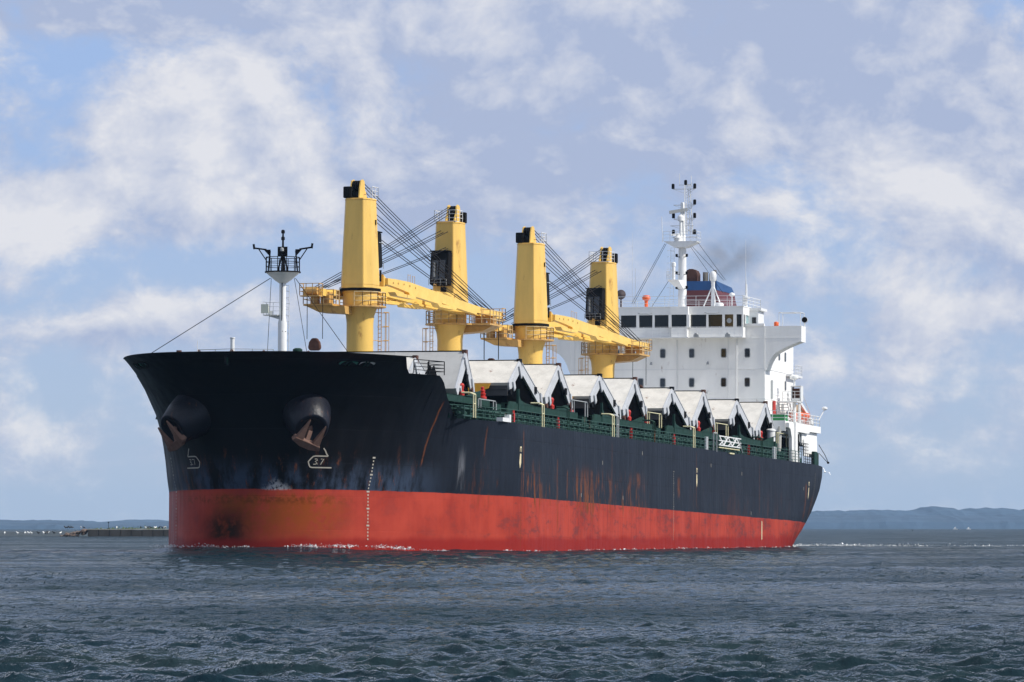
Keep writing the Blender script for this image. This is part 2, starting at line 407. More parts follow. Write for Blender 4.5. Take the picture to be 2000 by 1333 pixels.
    sc = T.m('MULTIPLY', T.m('MULTIPLY', T.ramp(T.m('ABSOLUTE', T.m('ADD', Y, 1.9)), 1.5, .1), T.ramp(X, -24.5, -26.5)), T.ramp(T.m('ADD', Z, T.m('MULTIPLY', T.m('ABSOLUTE', T.m('ADD', Y, 1.9)), .5)), -4.6, -5.3))
    sc = T.m('MULTIPLY', T.m('MULTIPLY', sc, T.ramp(Z, -5.75, -5.6)), T.ramp(fine, .42, .55))
    c = T.mix(T.m('MULTIPLY', sc, .65), c, (.55, .55, .56))
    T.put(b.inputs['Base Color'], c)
    T.put(b.inputs['Roughness'], T.m('ADD', T.ramp(st, .3, .8, .34, .55), T.m('MULTIPLY', T.ramp(X, -22, -8), .08)))
    T.put(b.inputs['Specular IOR Level'], T.m('MULTIPLY', T.ramp(isr, 0, 1, 1., .4), T.ramp(X, -24, -10, .16, .08)))
    # hungry-horse dents between the frames
    bp = T.new('ShaderNodeBump'); bp.inputs['Strength'].default_value = .35; bp.inputs['Distance'].default_value = .12
    dent = T.m('ADD', T.m('MULTIPLY', T.noise(oc, .55, 2, .4), 1.0), T.m('MULTIPLY', sm, -.12))
    fr_ = T.m('ABSOLUTE', T.m('SINE', T.m('MULTIPLY', X, 3.9)))
    T.put(bp.inputs['Height'], T.m('ADD', dent, T.m('MULTIPLY', T.m('MULTIPLY', fr_, .16), T.ramp(cl, .3, .6)))); T.l.new(bp.outputs[0], b.inputs['Normal'])
    return m


hm = MB(); hm.V, hm.F = hull_mesh()
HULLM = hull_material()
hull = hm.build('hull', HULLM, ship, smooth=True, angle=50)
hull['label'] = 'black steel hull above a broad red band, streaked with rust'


def hp(side, s, z, out=.02):
    """point just outside the hull plating"""
    w = halfw(s, z); e = .05
    n = Vector((-(halfw(s + e, z) - halfw(s - e, z)) / (2 * e), 1, -(halfw(s, z + e) - halfw(s, z - e)) / (2 * e))).normalized()
    return Vector((s + n.x * out, side * (w + n.y * out), z + n.z * out)), Vector((n.x, side * n.y, n.z))
def walk(side, s, z, a):
    """move a metres aft along the plating at height z"""
    st = .05 if a > 0 else -.05; L = 0
    while L < abs(a):
        d = math.hypot(st, halfw(s + st, z) - halfw(s, z)); s += st; L += d
    return s
def ribbon(mb, side, pts, wd, out=.025):
    """painted stroke on the plating; pts are (s, z)"""
    P3 = [hp(side, s, z, out) for s, z in pts]
    L = []; Rr = []
    for i, (p, n) in enumerate(P3):
        a = P3[max(i - 1, 0)][0]; b = P3[min(i + 1, len(P3) - 1)][0]; t = (b - a).normalized(); k = n.cross(t).normalized() * wd / 2
        L.append(p + k); Rr.append(p - k)
    for i in range(len(P3) - 1): mb.add([L[i], L[i + 1], Rr[i + 1], Rr[i]], [(0, 1, 2, 3)])
def stroke(mb, side, s0, z0, pts, wd, flip=1, sub=3):
    q = []
    for (a, b), (c, d) in zip(pts, pts[1:]):
        for i in range(sub): q.append((a + (c - a) * i / sub, b + (d - b) * i / sub))
    q.append(pts[-1])
    ribbon(mb, side, [(walk(side, s0, z0 + b, a * flip), z0 + b) for a, b in q], wd)


PNT = mat('mark_paint', (.40, .375, .32), .6, dirt=.3, dscale=3)
PNR = mat('mark_rust_paint', (.55, .33, .18), .6, dirt=.4, dscale=3)
for side in (1, -1):   # bulbous bow symbol with 3.7 on both bows
    mk = MB()
    s_ = -25.9; z_ = -3.6
    arc = [(.55, .42), (-.35, .42)] + [(-.35 - .42 * math.sin(t), .42 * math.cos(t)) for t in np.linspace(0, math.pi, 9)] + [(.2, -.42), (1.1, -.42)]
    # a grows aft on the plating
    stroke(mk, side, s_, z_, [(-.0, 1.0), (.55, .42)], .09); stroke(mk, side, s_, z_, arc, .09, sub=1)
    d = 1 if side == 1 else -1
    sx = .0
    for (o, segs) in ((-.32, [(-.13, .2), (.1, .2), (.12, .12), (-.02, .02), (.12, -.08), (.1, -.18), (-.13, -.18)]), (.1, [(-.14, .2), (.13, .2), (-.02, -.2)])):
        stroke(mk, side, s_, z_, [((o * d + a * d) + (.05 if d > 0 else 0), b) for a, b in segs], .06, sub=1)
    stroke(mk, side, s_, z_, [((-.12 * d), -.16), ((-.06 * d), -.16)], .06, sub=1)
    mk.build('thruster_symbol', PNT, hull)
# draught scales: small painted ticks at the bow, midships and aft
for side in (1, -1):
    dm = MB()
    for k in range(25): z = -3.2 - k * .25; wdt = .24 if k % 5 == 0 else .1; ribbon(dm, side, [(-22.1 - wdt / 2, z), (-22.1 + wdt / 2, z)], .12)
    dm.build('draught_scale', PNT, hull); dm = MB()
    for k in range(30): z = -2.3 - k * .2; ribbon(dm, side, [(47.9, z), (48.0 + (.14 if k % 5 == 0 else 0), z)], .07)
    dm.build('draught_scale', PNT, hull); dm = MB()
    for k in range(16): z = -.9 - k * .2; ribbon(dm, side, [(106.6, z), (106.75, z)], .07)
    dm.build('draught_scale', PNT, hull)
    for s, z in ((16.5, -4.9), (23.4, -2.1), (62, -1.2), (74.2, -1.6), (78, -5.1), (36.8, -.9), (30.2, -4.8), (100.6, -2.3)): dm = MB(); ribbon(dm, side, [(s, z), (s, z - .32)], .09); dm.build('hull_mark', PNT, hull)
TGM = mat('tug_mark_paint', (.70, .60, .38), .6, dirt=.4, dscale=3)   # tug push marks: an oblong above a long downward arrow
for side in (1, -1):
    for s in (-1.9, 56.6, 103.2):
        tm = MB()
        ribbon(tm, side, [(s - .16, -1.75), (s - .16, -2.15)], .09); ribbon(tm, side, [(s + .16, -1.75), (s + .16, -2.15)], .09); ribbon(tm, side, [(s, -1.75), (s, -1.85)], .3)
        a, n = hp(side, s - .14, -2.3); b, _ = hp(side, s + .14, -2.3); c, _ = hp(side, s + .2, -3.0); d, _ = hp(side, s, -3.45); e, _ = hp(side, s - .2, -3.0)
        tm.add([a, b, c, d, e], [(0, 1, 2, 3, 4)]); tm.build('tug_mark', TGM, hull)
    tm = MB(); ribbon(tm, side, [(82.5, -5.9), (82.5, -7.6)], .28); tm.build('boot_mark', TGM, hull)

# decks
def deck_poly(z, sa, sb_, inset=.0, n=60):
    ss = [sa + (sb_ - sa) * (i / n) ** 1.6 for i in range(n + 1)]
    P = [(s, halfw(s, z) - inset) for s in ss]; return P
d = MB(); Pp = deck_poly(2.9, smin(2.9) + .03, -18.3)
d.add([(s, max(w, 0), 2.9) for s, w in Pp] + [(s, -max(w, 0), 2.9) for s, w in Pp], [(i, i + 1, len(Pp) + i + 1, len(Pp) + i) for i in range(len(Pp) - 1)])
d.build('forecastle_deck', GRD, ship)
d = MB(); d.add([(-18.3, g * (halfw(-18.3, z) - .05), z) for g, z in ((1, -.1), (1, 2.85), (-1, 2.85), (-1, -.1))], [(0, 1, 2, 3)])
d.build('forecastle_bulkhead', BLK, ship)
d = MB(); ss = list(np.linspace(-16, 126, 90)); 
d.add([(s, halfw(s, -.06) - .03, -.06) for s in ss] + [(s, -halfw(s, -.06) + .03, -.06) for s in ss], [(i, i + 1, 90 + i + 1, 90 + i) for i in range(89)])
d.build('main_deck', GRD, ship)
# bulwark cap and inner skin around the bow
d = MB(); us = [smin(4.16) + (-22.95 - smin(4.16)) * (i / 50) ** 2 for i in range(51)]
for sg in (1, -1):
    prev = None
    for s in us:
        w = halfw(s, 4.16); a = (s + .02, sg * (w + .04), 4.18); b = (s + .25, sg * max(w - .22, 0), 4.18); c = (s + .6, sg * max(halfw(s, 2.9) - .15, 0), 2.88)
        if prev: d.add([prev[0], a, b, prev[1]], [(0, 1, 2, 3)])
        prev = (a, b, c)
d.build('bulwark_cap', BLK, ship)
# a weld seam and rubbing bar along the forecastle break
# mooring chocks through the bulwark
for side in (1, -1):
    for s, ww in ((-28.55, 1.75), (-27.1, 1.6), (-32.9, .55)):
        z = 3.5; c, n = hp(side, s, z, .0); t = Vector((0, 0, 1)).cross(n).normalized(); k = n.cross(t)
        m_ = MB(); N = 20; ou = []; inn = []
        for i in range(N):
            a = 2 * math.pi * i / N; cx = abs(math.cos(a)) ** .6 * (1 if math.cos(a) > 0 else -1); sy = abs(math.sin(a)) ** .7 * (1 if math.sin(a) > 0 else -1)
            ou.append(c + t * cx * (ww / 2 + .1) + k * sy * .36); inn.append(c + t * cx * ww / 2 + k * sy * .26)
        o2 = [p + n * .07 for p in ou]; i2 = [p + n * .07 for p in inn]; i3 = [p - n * .05 for p in inn]
        for i in range(N):
            j = (i + 1) % N; m_.add([o2[i], o2[j], i2[j], i2[i]], [(0, 1, 2, 3)]); m_.add([ou[i], ou[j], o2[j], o2[i]], [(0, 1, 2, 3)]); m_.add([i2[i], i2[j], i3[j], i3[i]], [(0, 1, 2, 3)])
        ch = m_.build('mooring_chock', BLK, ship)
        m_ = MB(); m_.add([p + n * .012 for p in inn], [tuple(range(N))])
        m_.build('opening', mat('chock_lit_green', (.05, .27, .20), .5, dirt=.6, dscale=4) if s != -27.1 else WH2, ch)  # bright disc, the lit inside of the bulwark put into its colour
        m_ = MB(); m_.rod(c + n * .05 - k * .24 - t * .12, c + n * .05 + k * .24 - t * .12, .05); m_.rod(c + n * .05 - k * .24 + t * .2, c + n * .05 + k * .24 + t * .2, .05); m_.build('roller', GRN, ch)

# anchor bolsters with the anchors housed in them
for side in (1, -1):
    base = Vector((-25.2, side * 3.1, 1.5)); tip = Vector((-29.2, side * 5.3, -1.3)); ax = (tip - base); L = ax.length; ax.normalize()
    m_ = MB(); m_.lathe(base, [(2.1, 0), (1.95, L * .4), (1.62, L * .75), (1.22, L), (1.14, L + .05), (.9, L + .04), (.78, L - .1), (.3, L - .25)], 40, ax)
    bo = m_.build('anchor_bolster', mat('bolster_paint', (.008, .009, .016), .42, dirt=.6, dscale=2.2, rust=.34, rs=2.6, bump=1.0, spec=.3), ship, smooth=True, angle=60)
    an = empty('anchor', ship)
    u = Vector((0, 0, 1)); out = (ax * .9).normalized(); lat = out.cross(u).normalized() * (1 if side > 0 else -1); up_ = lat.cross(out).normalized()
    if up_.z < 0: up_ = -up_
    ca, sa_ = math.cos(R(-24 * side)), math.sin(R(-24 * side)); lat, up_ = lat * side, up_; lat, up_ = lat * ca + up_ * sa_, up_ * ca - lat * sa_
    c0 = tip + out * .42 - up_ * .95
    def q(a, b, c): return c0 + lat * a + up_ * b + out * c
    m_ = MB()
    m_.loop2([q(-1.15, -.15, -.12), q(-1.05, .22, -.12), q(1.05, .22, -.12), q(1.15, -.15, -.12), q(.4, -.42, -.12), q(-.4, -.42, -.12)],
             [q(-1.15, -.15, .34), q(-1.0, .18, .38), q(1.0, .18, .38), q(1.15, -.15, .34), q(.4, -.38, .34), q(-.4, -.38, .34)])
    m_.build('crown', ANC, an, bevel=.03)
    for sg in (-1, 1):
        m_ = MB(); m_.loop2([q(sg * .38, .1, -.05), q(sg * .98, .1, -.05), q(sg * .98, .1, .33), q(sg * .38, .1, .33)],
                            [q(sg * .62, 1.75, .0), q(sg * .70, 1.75, .0), q(sg * .70, 1.75, .12), q(sg * .62, 1.75, .12)]); m_.build('fluke', ANC, an, bevel=.02)
    m_ = MB(); m_.bar(q(0, -.1, .1), q(0, .75, -.45), .28, .3); m_.bar(q(0, .75, -.45), tip + up_ * .1 - out * .5, .26, .28); m_.build('shank', ANC, an)

# ------------------------------------------------------------------ foremast
fm = empty('foremast', ship, (-19.8, 0, 2.9))
m_ = MB(); m_.lathe((0, 0, 0), [(.34, 0), (.34, 4.0), (.25, 4.5), (.25, 7.0), (.62, 7.25), (1.2, 7.75), (1.26, 7.8)], 20); m_.build('mast_tube', WH2, fm, True, ship=False)
m_ = MB(); m_.lathe((0, 0, 7.8), [(1.36, 0), (1.36, .09), (1.3, .1)], 20); m_.build('platform', BLK, fm, ship=False)
m_ = MB(); ring = [(1.28 * math.cos(t), 1.28 * math.sin(t), 7.9) for t in np.linspace(0, 2 * math.pi, 13)]; m_.rail(ring, 1.05, 3, .8, .028); m_.build('railing', BLK, fm, ship=False)
m_ = MB(); m_.loop2([(-.35, -.05, 7.9), (.55, -.05, 7.9), (.1, -.05, 9.3), (-.05, -.05, 9.3)], [(-.35, .05, 7.9), (.55, .05, 7.9), (.1, .05, 9.3), (-.05, .05, 9.3)])
m_.rod((0, -.4, 7.9), (0, 0, 9.4), .06); m_.rod((0, .4, 7.9), (0, 0, 9.4), .06); m_.rod((0, 0, 8), (0, 0, 10.9), .11, .06)
m_.build('topmast', BLK, fm, ship=False)
m_ = MB(); m_.box(-.12, -.06, -.38, .38, 9.05, 9.75); m_.build('light_screen', BLK, fm, ship=False)
for z in (9.5, 10.35, 10.85):
    m_ = MB(); m_.lathe((-.24 if z < 9.6 else 0, 0, z - .12), [(.05, 0), (.14, .03), (.14, .22), (.1, .27), (.03, .3)], 10); m_.build('navigation_light', GRY if z < 9.6 else BLK, fm, ship=False)
for sg in (-1, 1):
    m_ = MB(); y = sg * 1.15
    m_.bar((0, y, 7.85), (0, sg * 1.0, 9.45), .09, .09); m_.loop2([(-.04, sg * .98, 9.0), (-.04, sg * .98, 9.55), (-.04, sg * 1.5, 9.55)], [(.04, sg * .98, 9.0), (.04, sg * .98, 9.55), (.04, sg * 1.5, 9.55)])
    m_.bar((0, sg * 1.3, 9.55), (0, sg * 2.25, 9.68), .09, .12); m_.rod((0, sg * 1.3, 8.75), (0, sg * 1.9, 9.6), .04); m_.bar((0, sg * 2.25, 9.6), (0, sg * 2.3, 9.98), .16, .12)
    m_.build('yard_arm', BLK, fm, ship=False)
m_ = MB(); m_.ladder((.75, .0, .1), (.75, 0, 6.9), (0, .55, 0), .028, .45)
for k in range(11): m_.rod((.75, -.27, .2 + k * .62), (.75, .27, .6 + k * .62), .015, n=4)
m_.path([(.35, 0, 6.8), (1.05, 0, 6.8)], .03); m_.build('ladder', WH2, fm, ship=False)
m_ = MB(); m_.path([(-.12, -.32, 3.4), (-.3, -.1, 3.4), (-.27, -.04, 3.6), (-.27, -.04, 7.6)], .035, 6); m_.build('cable_pipe', BLK, fm, ship=False)
m_ = MB(); m_.loop2([(-.35, .95, 4.85), (-.35, 1.1, 4.85), (-.35, 1.1, 5.25), (-.35, .95, 5.25)], [(-1.2, .72, 4.72), (-1.2, 1.3, 4.72), (-1.2, 1.3, 5.4), (-1.2, .72, 5.4)]); m_.build('fog_horn', mat('horn_cream', (.60, .62, .52), .5), fm, ship=False)
m_ = MB(); m_.add([(0, .2, 4.3), (0, 1.05, 4.55), (0, 1.05, 4.62), (0, .2, 4.62)], [(0, 1, 2, 3)]); m_.box(-.5, .3, .25, 1.35, 4.6, 4.66); m_.rail([(-.5, 1.35, 4.66), (.3, 1.35, 4.66), (.3, .3, 4.66)], .95, 3, .6, .02); m_.box(-.2, .1, .75, 1.1, 4.66, 4.95)
m_.build('horn_platform', WH2, fm, ship=False)
m_ = MB(); m_.path([(-.2, .9, 7.4), (-6.2, 8.6, 1.3)], .028); m_.path([(0, .9, 7.4), (0, 1.25, 0)], .02); m_.path([(0, -.9, 7.4), (.2, -2.2, 0)], .02); m_.path([(.3, -.9, 7.4), (3.5, -5.4, .2)], .025); m_.build('stay_wires', WIR, fm, ship=False)

# forecastle fittings seen over the bulwark
def lat_(s, p, z, name, mb, m): 
    o = mb.build(name, m, ship); return o
m_ = MB(); m_.lathe((-23.6, -2.65, 2.9), [(.16, 0), (.16, 2.7), (.2, 2.72), (.2, 2.8)], 12); m_.build('vent_pipe', WH2, ship, True)
m_ = MB(); m_.rod((-25, -4.9, 2.9), (-25, -4.9, 5.4), .05, .02); m_.box(-25.1, -24.9, -5.05, -4.75, 4.0, 4.25); m_.build('flagstaff', WH2, ship)
def windlass(s, p):
    w = empty('mooring_winch', ship, (s, -p, 2.9))
    m_ = MB(); m_.lathe((0, -.9, .95), [(.72, 0), (.72, .06), (.4, .07), (.4, 1.3), (.72, 1.31), (.72, 1.38)], 20, (0, 1, 0)); m_.build('drum', GRN, w, ship=False)
    m_ = MB(); m_.box(-.7, .7, -1.2, 1.2, 0, .3); m_.box(-.4, .4, .55, 1.1, .3, 1.3); m_.build('bed', GRD, w, ship=False)
    m_ = MB(); N = 20
    for i in range(N):
        a, b = 2 * math.pi * i / N, 2 * math.pi * (i + 1) / N
        m_.rod((-.2 + .5 * math.cos(a), 1.4, 1.35 + .5 * math.sin(a)), (-.2 + .5 * math.cos(b), 1.4, 1.35 + .5 * math.sin(b)), .05)
    for i in range(3): m_.rod((-.2, 1.4, 1.35), (-.2 + .5 * math.cos(i * 2.1 + 1.57), 1.4, 1.35 + .5 * math.sin(i * 2.1 + 1.57)), .05)
    m_.build('brake_wheel', RST, w, ship=False); return w
windlass(-24.2, -3.6); windlass(-24, -1.1); windlass(-22.5, .9); windlass(-21, 3.9)
m_ = MB(); m_.lathe((-22, 1.9, 2.9), [(.26, 0), (.26, 1.6), (.36, 1.62), (.36, 1.95), (.2, 2.05)], 14); m_.build('ventilator', GRN, ship, True)
m_ = MB(); m_.lathe((-26, -6.0, 2.9), [(.1, 0), (.1, 1.4), (.2, 1.45), (.2, 1.75)], 10); m_.build('ventilator', RST, ship, True)
m_ = MB(); m_.rail([(-30, 2.6, 3.6), (-31.2, -.2, 3.6), (-30.2, -3, 3.6)], .85, 2, 1.4, .022); m_.build('bow_railing', GRY, ship)
m_ = MB(); m_.rail([(-22.9, 11.15, 3.0), (-21, 11.75, 3.0), (-18.8, 12.3, 3.0), (-18.7, 11.0, 3.0)], 1.0, 4, 1.6, .035)
for s in (-20.6, -19.6): m_.loop2([(s, 11.3, 3), (s + .9, 11.6, 3), (s + .6, 11.5, 3.7)], [(s, 11.4, 3), (s + .9, 11.7, 3), (s + .6, 11.6, 3.7)])
m_.build('forecastle_railing', BLK, ship)

# ------------------------------------------------------------------ deck cranes
AL = R(4.8)
def rotA(v, a=-AL): return (v[0] * math.cos(a) - v[1] * math.sin(a), v[0] * math.sin(a) + v[1] * math.cos(a), v[2])
def slewed(mb, *a, **k):
    mb.V = [rotA(v) for v in mb.V]; return mb.build(*a, ship=False, **k)
def make_crane():
    c = empty('deck_crane', ship)
    m_ = MB(); m_.lathe((0, 0, 0), [(1.05, -.1), (1.05, 8.0), (1.12, 8.6), (1.34, 9.2), (1.36, 9.5), (1.36, 10.3), (1.42, 10.35), (1.42, 10.5)], 40); m_.build('pedestal', YEL, c, smooth=True, ship=False)
    # service platform with its arm towards +y that also carries the tip of the neighbour's jib
    m_ = MB(); m_.lathe((0, 0, 9.22), [(2.05, 0), (2.05, .12)], 24)
    m_.box(-3.5, .4, 1.2, 3.55, 9.22, 9.36); m_.box(-3.45, -.4, 1.25, 2.2, 9.36, 9.4)
    m_.loop2([(-3.2, 3.4, 9.2), (-.9, 3.4, 9.2), (-.9, 2.5, 8.75), (-2.9, 2.5, 8.75)], [(-3.2, .3, 9.2), (-.9, .3, 9.2), (-.9, .3, 8.6), (-2.9, .3, 8.6)])
    m_.build('service_platform', YEP, c, ship=False)
    m_ = MB(); m_.box(-3.3, -2.3, 1.5, 2.2, 9.4, 10.3); m_.box(-3.1, -2.5, 2.5, 3.1, 9.4, 10.15)
    m_.build('jib_rest', YEP, c, ship=False)
    m_ = MB()
    arc = [(2.0 * math.cos(t), 2.0 * math.sin(t), 9.34) for t in np.linspace(-math.pi * .98, R(70), 14)]
    m_.rail(arc, 1.05, 3, 1.0, .032); m_.rail([(-2.0, 1.1, 9.36), (-3.5, 1.1, 9.36), (-3.5, 3.55, 9.36), (.4, 3.55, 9.36), (.4, 2.1, 9.36)], 1.1, 3, .9, .034)
    m_.build('railing', mat('rail_cream', (.62, .47, .25), .5, dirt=.4, dscale=3, rust=.35, rs=3), c, ship=False)
    m_ = MB(); m_.ladder((1.55, -1.15, 1.5), (1.55, -1.15, 10.2), (.35, .35, 0), .035, .32)
    for k in range(8):
        z = 1.2 + k * 1.1; pts = [(1.3 + .55 * math.cos(t), -1.4 + .55 * math.sin(t), z) for t in np.linspace(-2.6, 1.0, 7)]; m_.path(pts, .035, 4)
        if k % 2: m_.path([(.7, -.8, z), (1.4, -1.1, z)], .035, 4)
    for t in (-2.2, -1.2, -.2): m_.rod((1.3 + .55 * math.cos(t), -1.4 + .55 * math.sin(t), 1.2), (1.3 + .55 * math.cos(t), -1.4 + .55 * math.sin(t), 8.9), .028, n=4)
    m_.build('caged_ladder', YEP, c, ship=False)
    # slewing part
    def octa(wx, wy, ch, cy, z): return [(wx, -wy + cy, z), (wx, wy - cy, z), (wx - ch, wy, z), (-wx + ch, wy, z), (-wx, wy - cy, z), (-wx, -wy + cy, z), (-wx + ch, -wy, z), (wx - ch, -wy, z)]
    m_ = MB(); m_.lathe((0, 0, 10.5), [(1.62, 0), (1.62, .2), (1.55, .21)], 32); slewed(m_, 'slewing_ring', BLK, c)
    m_ = MB(); m_.loop2(octa(1.6, 1.33, .85, .44, 10.7), octa(1.6, 1.33, .85, .44, 10.95)); m_.loop2(octa(1.6, 1.33, .85, .44, 10.95), octa(1.28, 1.06, .68, .36, 17.75))
    m_.loop2(octa(1.33, 1.1, .7, .37, 17.6), octa(1.33, 1.1, .7, .37, 17.7))
    m_.loop2([(1.5, -1.38, 10.95), (2.15, -1.38, 11.0), (2.15, -1.38, 11.6), (1.45, -1.38, 11.9)], [(1.5, -1.1, 10.95), (2.15, -1.1, 11.0), (2.15, -1.1, 11.6), (1.45, -1.1, 11.9)])
    m_.loop2([(1.5, 1.38, 10.95), (2.15, 1.38, 11.0), (2.15, 1.38, 11.6), (1.45, 1.38, 11.9)], [(1.5, 1.1, 10.95), (2.15, 1.1, 11.0), (2.15, 1.1, 11.6), (1.45, 1.1, 11.9)])
    slewed(m_, 'crane_house', YEL, c, bevel=.03)
    for bx in ((1.5, 1.6, -.25, .25, 11.2, 12.3), (.85, .98, -1.4, -1.27, 11.3, 12.2), (.2, .3, -1.22, -1.14, 15.7, 16.1)): m_ = MB(); m_.box(*bx); slewed(m_, 'hatchway', BLK, c)
    # sheave head
    m_ = MB()
    prof = [(-1.15, 17.7), (-1.0, 18.5), (-.75, 19.15), (-.35, 19.25), (-.05, 19.1), (.05, 18.5), (.35, 18.1), (.45, 17.7)]
    m_.prism(prof, 'y', -.34, -.24); m_.prism(prof, 'y', .42, .52); slewed(m_, 'sheave_cheeks', YEL, c)
    m_ = MB()
    for y in (-.12, .08, .28): m_.lathe((-.45, y, 18.7), [(.46, 0), (.46, .12)], 18, (0, 1, 0))
    m_.box(-1.1, -.1, -.22, .4, 17.8, 18.3); slewed(m_, 'sheaves', BLK, c)
    m_ = MB(); m_.box(-1.35, -.85, .3, .95, 17.75, 18.65); m_.box(-1.45, -.8, .35, .5, 17.8, 18.5); slewed(m_, 'floodlight_housing', BLK, c, bevel=.04)
    m_ = MB(); m_.rail([(-.2, -1.05, 17.75), (1.15, -1.0, 17.75), (1.2, 1.0, 17.75), (0, 1.05, 17.75)], .95, 3, .7, .022); m_.box(.3, 1.2, -.9, .9, 17.75, 17.8); slewed(m_, 'top_railing', WH2, c)
    # driver's cab on the jib side
    m_ = MB(); m_.loop2([(1.3, -1.0, 12.35), (2.35, -.95, 12.5), (2.35, .6, 12.5), (1.3, .7, 12.35)], [(1.2, -1.0, 15.2), (2.05, -.95, 15.2), (2.05, .6, 15.2), (1.2, .7, 15.2)])
    m_.box(1.2, 2.25, -1.02, .68, 15.2, 15.3); slewed(m_, 'driver_cab', BLK, c, bevel=.12)
    m_ = MB(); m_.loop2([(2.39, -.75, 12.9), (2.39, -.2, 12.9), (2.2, -.2, 14.5), (2.2, -.75, 14.5)], [(2.36, -.75, 12.9), (2.36, -.2, 12.9), (2.17, -.2, 14.5), (2.17, -.75, 14.5)])
    m_.loop2([(2.39, -.1, 12.9), (2.39, .4, 12.9), (2.2, .4, 14.5), (2.2, -.1, 14.5)], [(2.36, -.1, 12.9), (2.36, .4, 12.9), (2.17, .4, 14.5), (2.17, -.1, 14.5)])
    slewed(m_, 'cab_window', GLS, c)
    m_ = MB(); m_.box(2.42, 2.47, -.55, -.42, 13.1, 14.3); m_.box(1.4, 2.4, -1.0, -.96, 14.4, 14.45); m_.rail([(2.5, -.95, 12.4), (2.5, .6, 12.4)], .5, 2, .5, .02); slewed(m_, 'cab_frame', GRY, c)
    # jib: twin box girders from the heel pins to a common head
    L0, L1 = 1.75, 29.6
    def yb(x): return .52 + (1.42 - .52) * max(0, 1 - (x - L0) / 22.) ** 1
    def zt(x): return float(np.interp(x, [L0, 6, 29.6], [11.62, 11.68, 10.42]))
    def dp(x): return float(np.interp(x, [L0, 6.9, 7, 15, 15.1, 24, 24.1, 29.6], [.5, .85, 1.0, .92, .78, .72, .55, .38]))
    for sg in (-1, 1):
        m_ = MB(); xs = [L0, 4, 6.9, 7.0, 11, 15, 15.1, 20, 24, 24.1, 27, 29.6]
        for a, b in zip(xs, xs[1:]):
            def sec(x): y = sg * yb(x); return [(x, y - .22, zt(x)), (x, y + .22, zt(x)), (x, y + .22, zt(x) - dp(x)), (x, y - .22, zt(x) - dp(x))]
            m_.loop2(sec(a), sec(b))
        # stiffener webs and underslung boxes
        for a, b, h in ((3.5, 8.2, .34), (14, 18.5, .3)):
            y = sg * yb((a + b) / 2); z = zt(b) - dp(b) - h + .12; m_.loop2([(a, y - .3, z + .28), (a, y + .3, z + .28), (b, y + .3, z + .2), (b, y - .3, z + .2)], [(a + .5, y - .3, z), (a + .5, y + .3, z), (b - .3, y + .3, z - .05), (b - .3, y - .3, z - .05)])
        slewed(m_, 'jib_girder', YEJ, c)
    m_ = MB()
    for x in (5.0, 15.2, 23.8): m_.box(x, x + .5, -yb(x) + .2, yb(x) - .2, zt(x) - dp(x) * .6, zt(x) - .12)
    slewed(m_, 'jib_cross_members', YEJ, c); m_ = MB(); m_.box(28.6, 30.0, -.75, .75, 9.95, 10.5); slewed(m_, 'jib_nose', YEJ, c)
    m_ = MB()
    for x in (3, 4.2, 5.6, 7, 8.4): m_ = MB(); m_.lathe((x, -yb(x) - .23, zt(x) - .3), [(.08, 0), (.08, .04)], 8, (0, -1, 0)); slewed(m_, 'inspection_cover', YEP, c)
    for x in (7.2, 8.3, 13.6): m_ = MB(); m_.rod((x, -yb(x), zt(x)), (x, -yb(x), zt(x) + .65), .02, n=4); m_.rod((x + .5, -yb(x), zt(x)), (x + .5, -yb(x), zt(x) + .65), .02, n=4); m_.rod((x, -yb(x), zt(x) + .6), (x + .5, -yb(x), zt(x) + .6), .02, n=4); slewed(m_, 'hand_hoop', YEP, c)
    m_ = MB(); m_.rail([(29.9, -.8, 9.95), (30.7, -.8, 9.95), (30.7, .8, 9.95), (29.9, .8, 9.95)], .9, 3, .6, .028); m_.box(29.9, 30.7, -.8, .8, 9.85, 9.93)
    m_.rod((30.1, -.5, 10.3), (30.1, .5, 10.3), .33, n=14); slewed(m_, 'jib_head', YEP, c)
    # luffing and hoisting wires
    def sag(a, b, r=.03, k=6, dz=.12): 
        pts = [tuple(a[i] + (b[i] - a[i]) * t + (-dz * 4 * t * (1 - t) if i == 2 else 0) for i in range(3)) for t in np.linspace(0, 1, k)]; return pts
    m_ = MB()
    for (a, b) in (((-.1, -.2, 19.05), (28.9, -.45, 10.6)), ((-.1, .0, 19.0), (28.6, -.25, 10.6)), ((.0, .2, 18.85), (28.9, .3, 10.6)), ((0, .35, 18.7), (28.6, .45, 10.6)),
                   ((1.25, -.35, 17.0), (27.6, -.4, 10.7)), ((1.25, -.15, 16.85), (27.4, -.2, 10.7)), ((1.25, .25, 16.9), (27.6, .3, 10.7)), ((1.3, .1, 15.6), (24.5, .0, 10.85)), ((1.3, .3, 15.5), (24.5, .25, 10.85))):
        m_.path(sag(a, b), .030, 4)
    slewed(m_, 'jib_wires', WIR, c)
    m_ = MB(); m_.path([(29.5, -.65, 10.0), (29.5, -.65, 6.6)], .028, 4); m_.path([(29.5, .65, 10.0), (29.5, .65, 6.6)], .028, 4); slewed(m_, 'hoist_wires', WIR, c)
    m_ = MB(); pts = [(-.35, 0), (.35, 0), (.5, .25), (.42, .8), (.18, 1.2), (-.18, 1.2), (-.42, .8), (-.5, .25)]
    pts = [(a * 1.0, b * .8 + 5.7) for a, b in pts]
    m_.prism([(a, b) for a, b in pts], 'x', 29.3, 29.7); slewed(m_, 'hook_block', RST, c, bevel=.04)
    return c
c0 = make_crane()
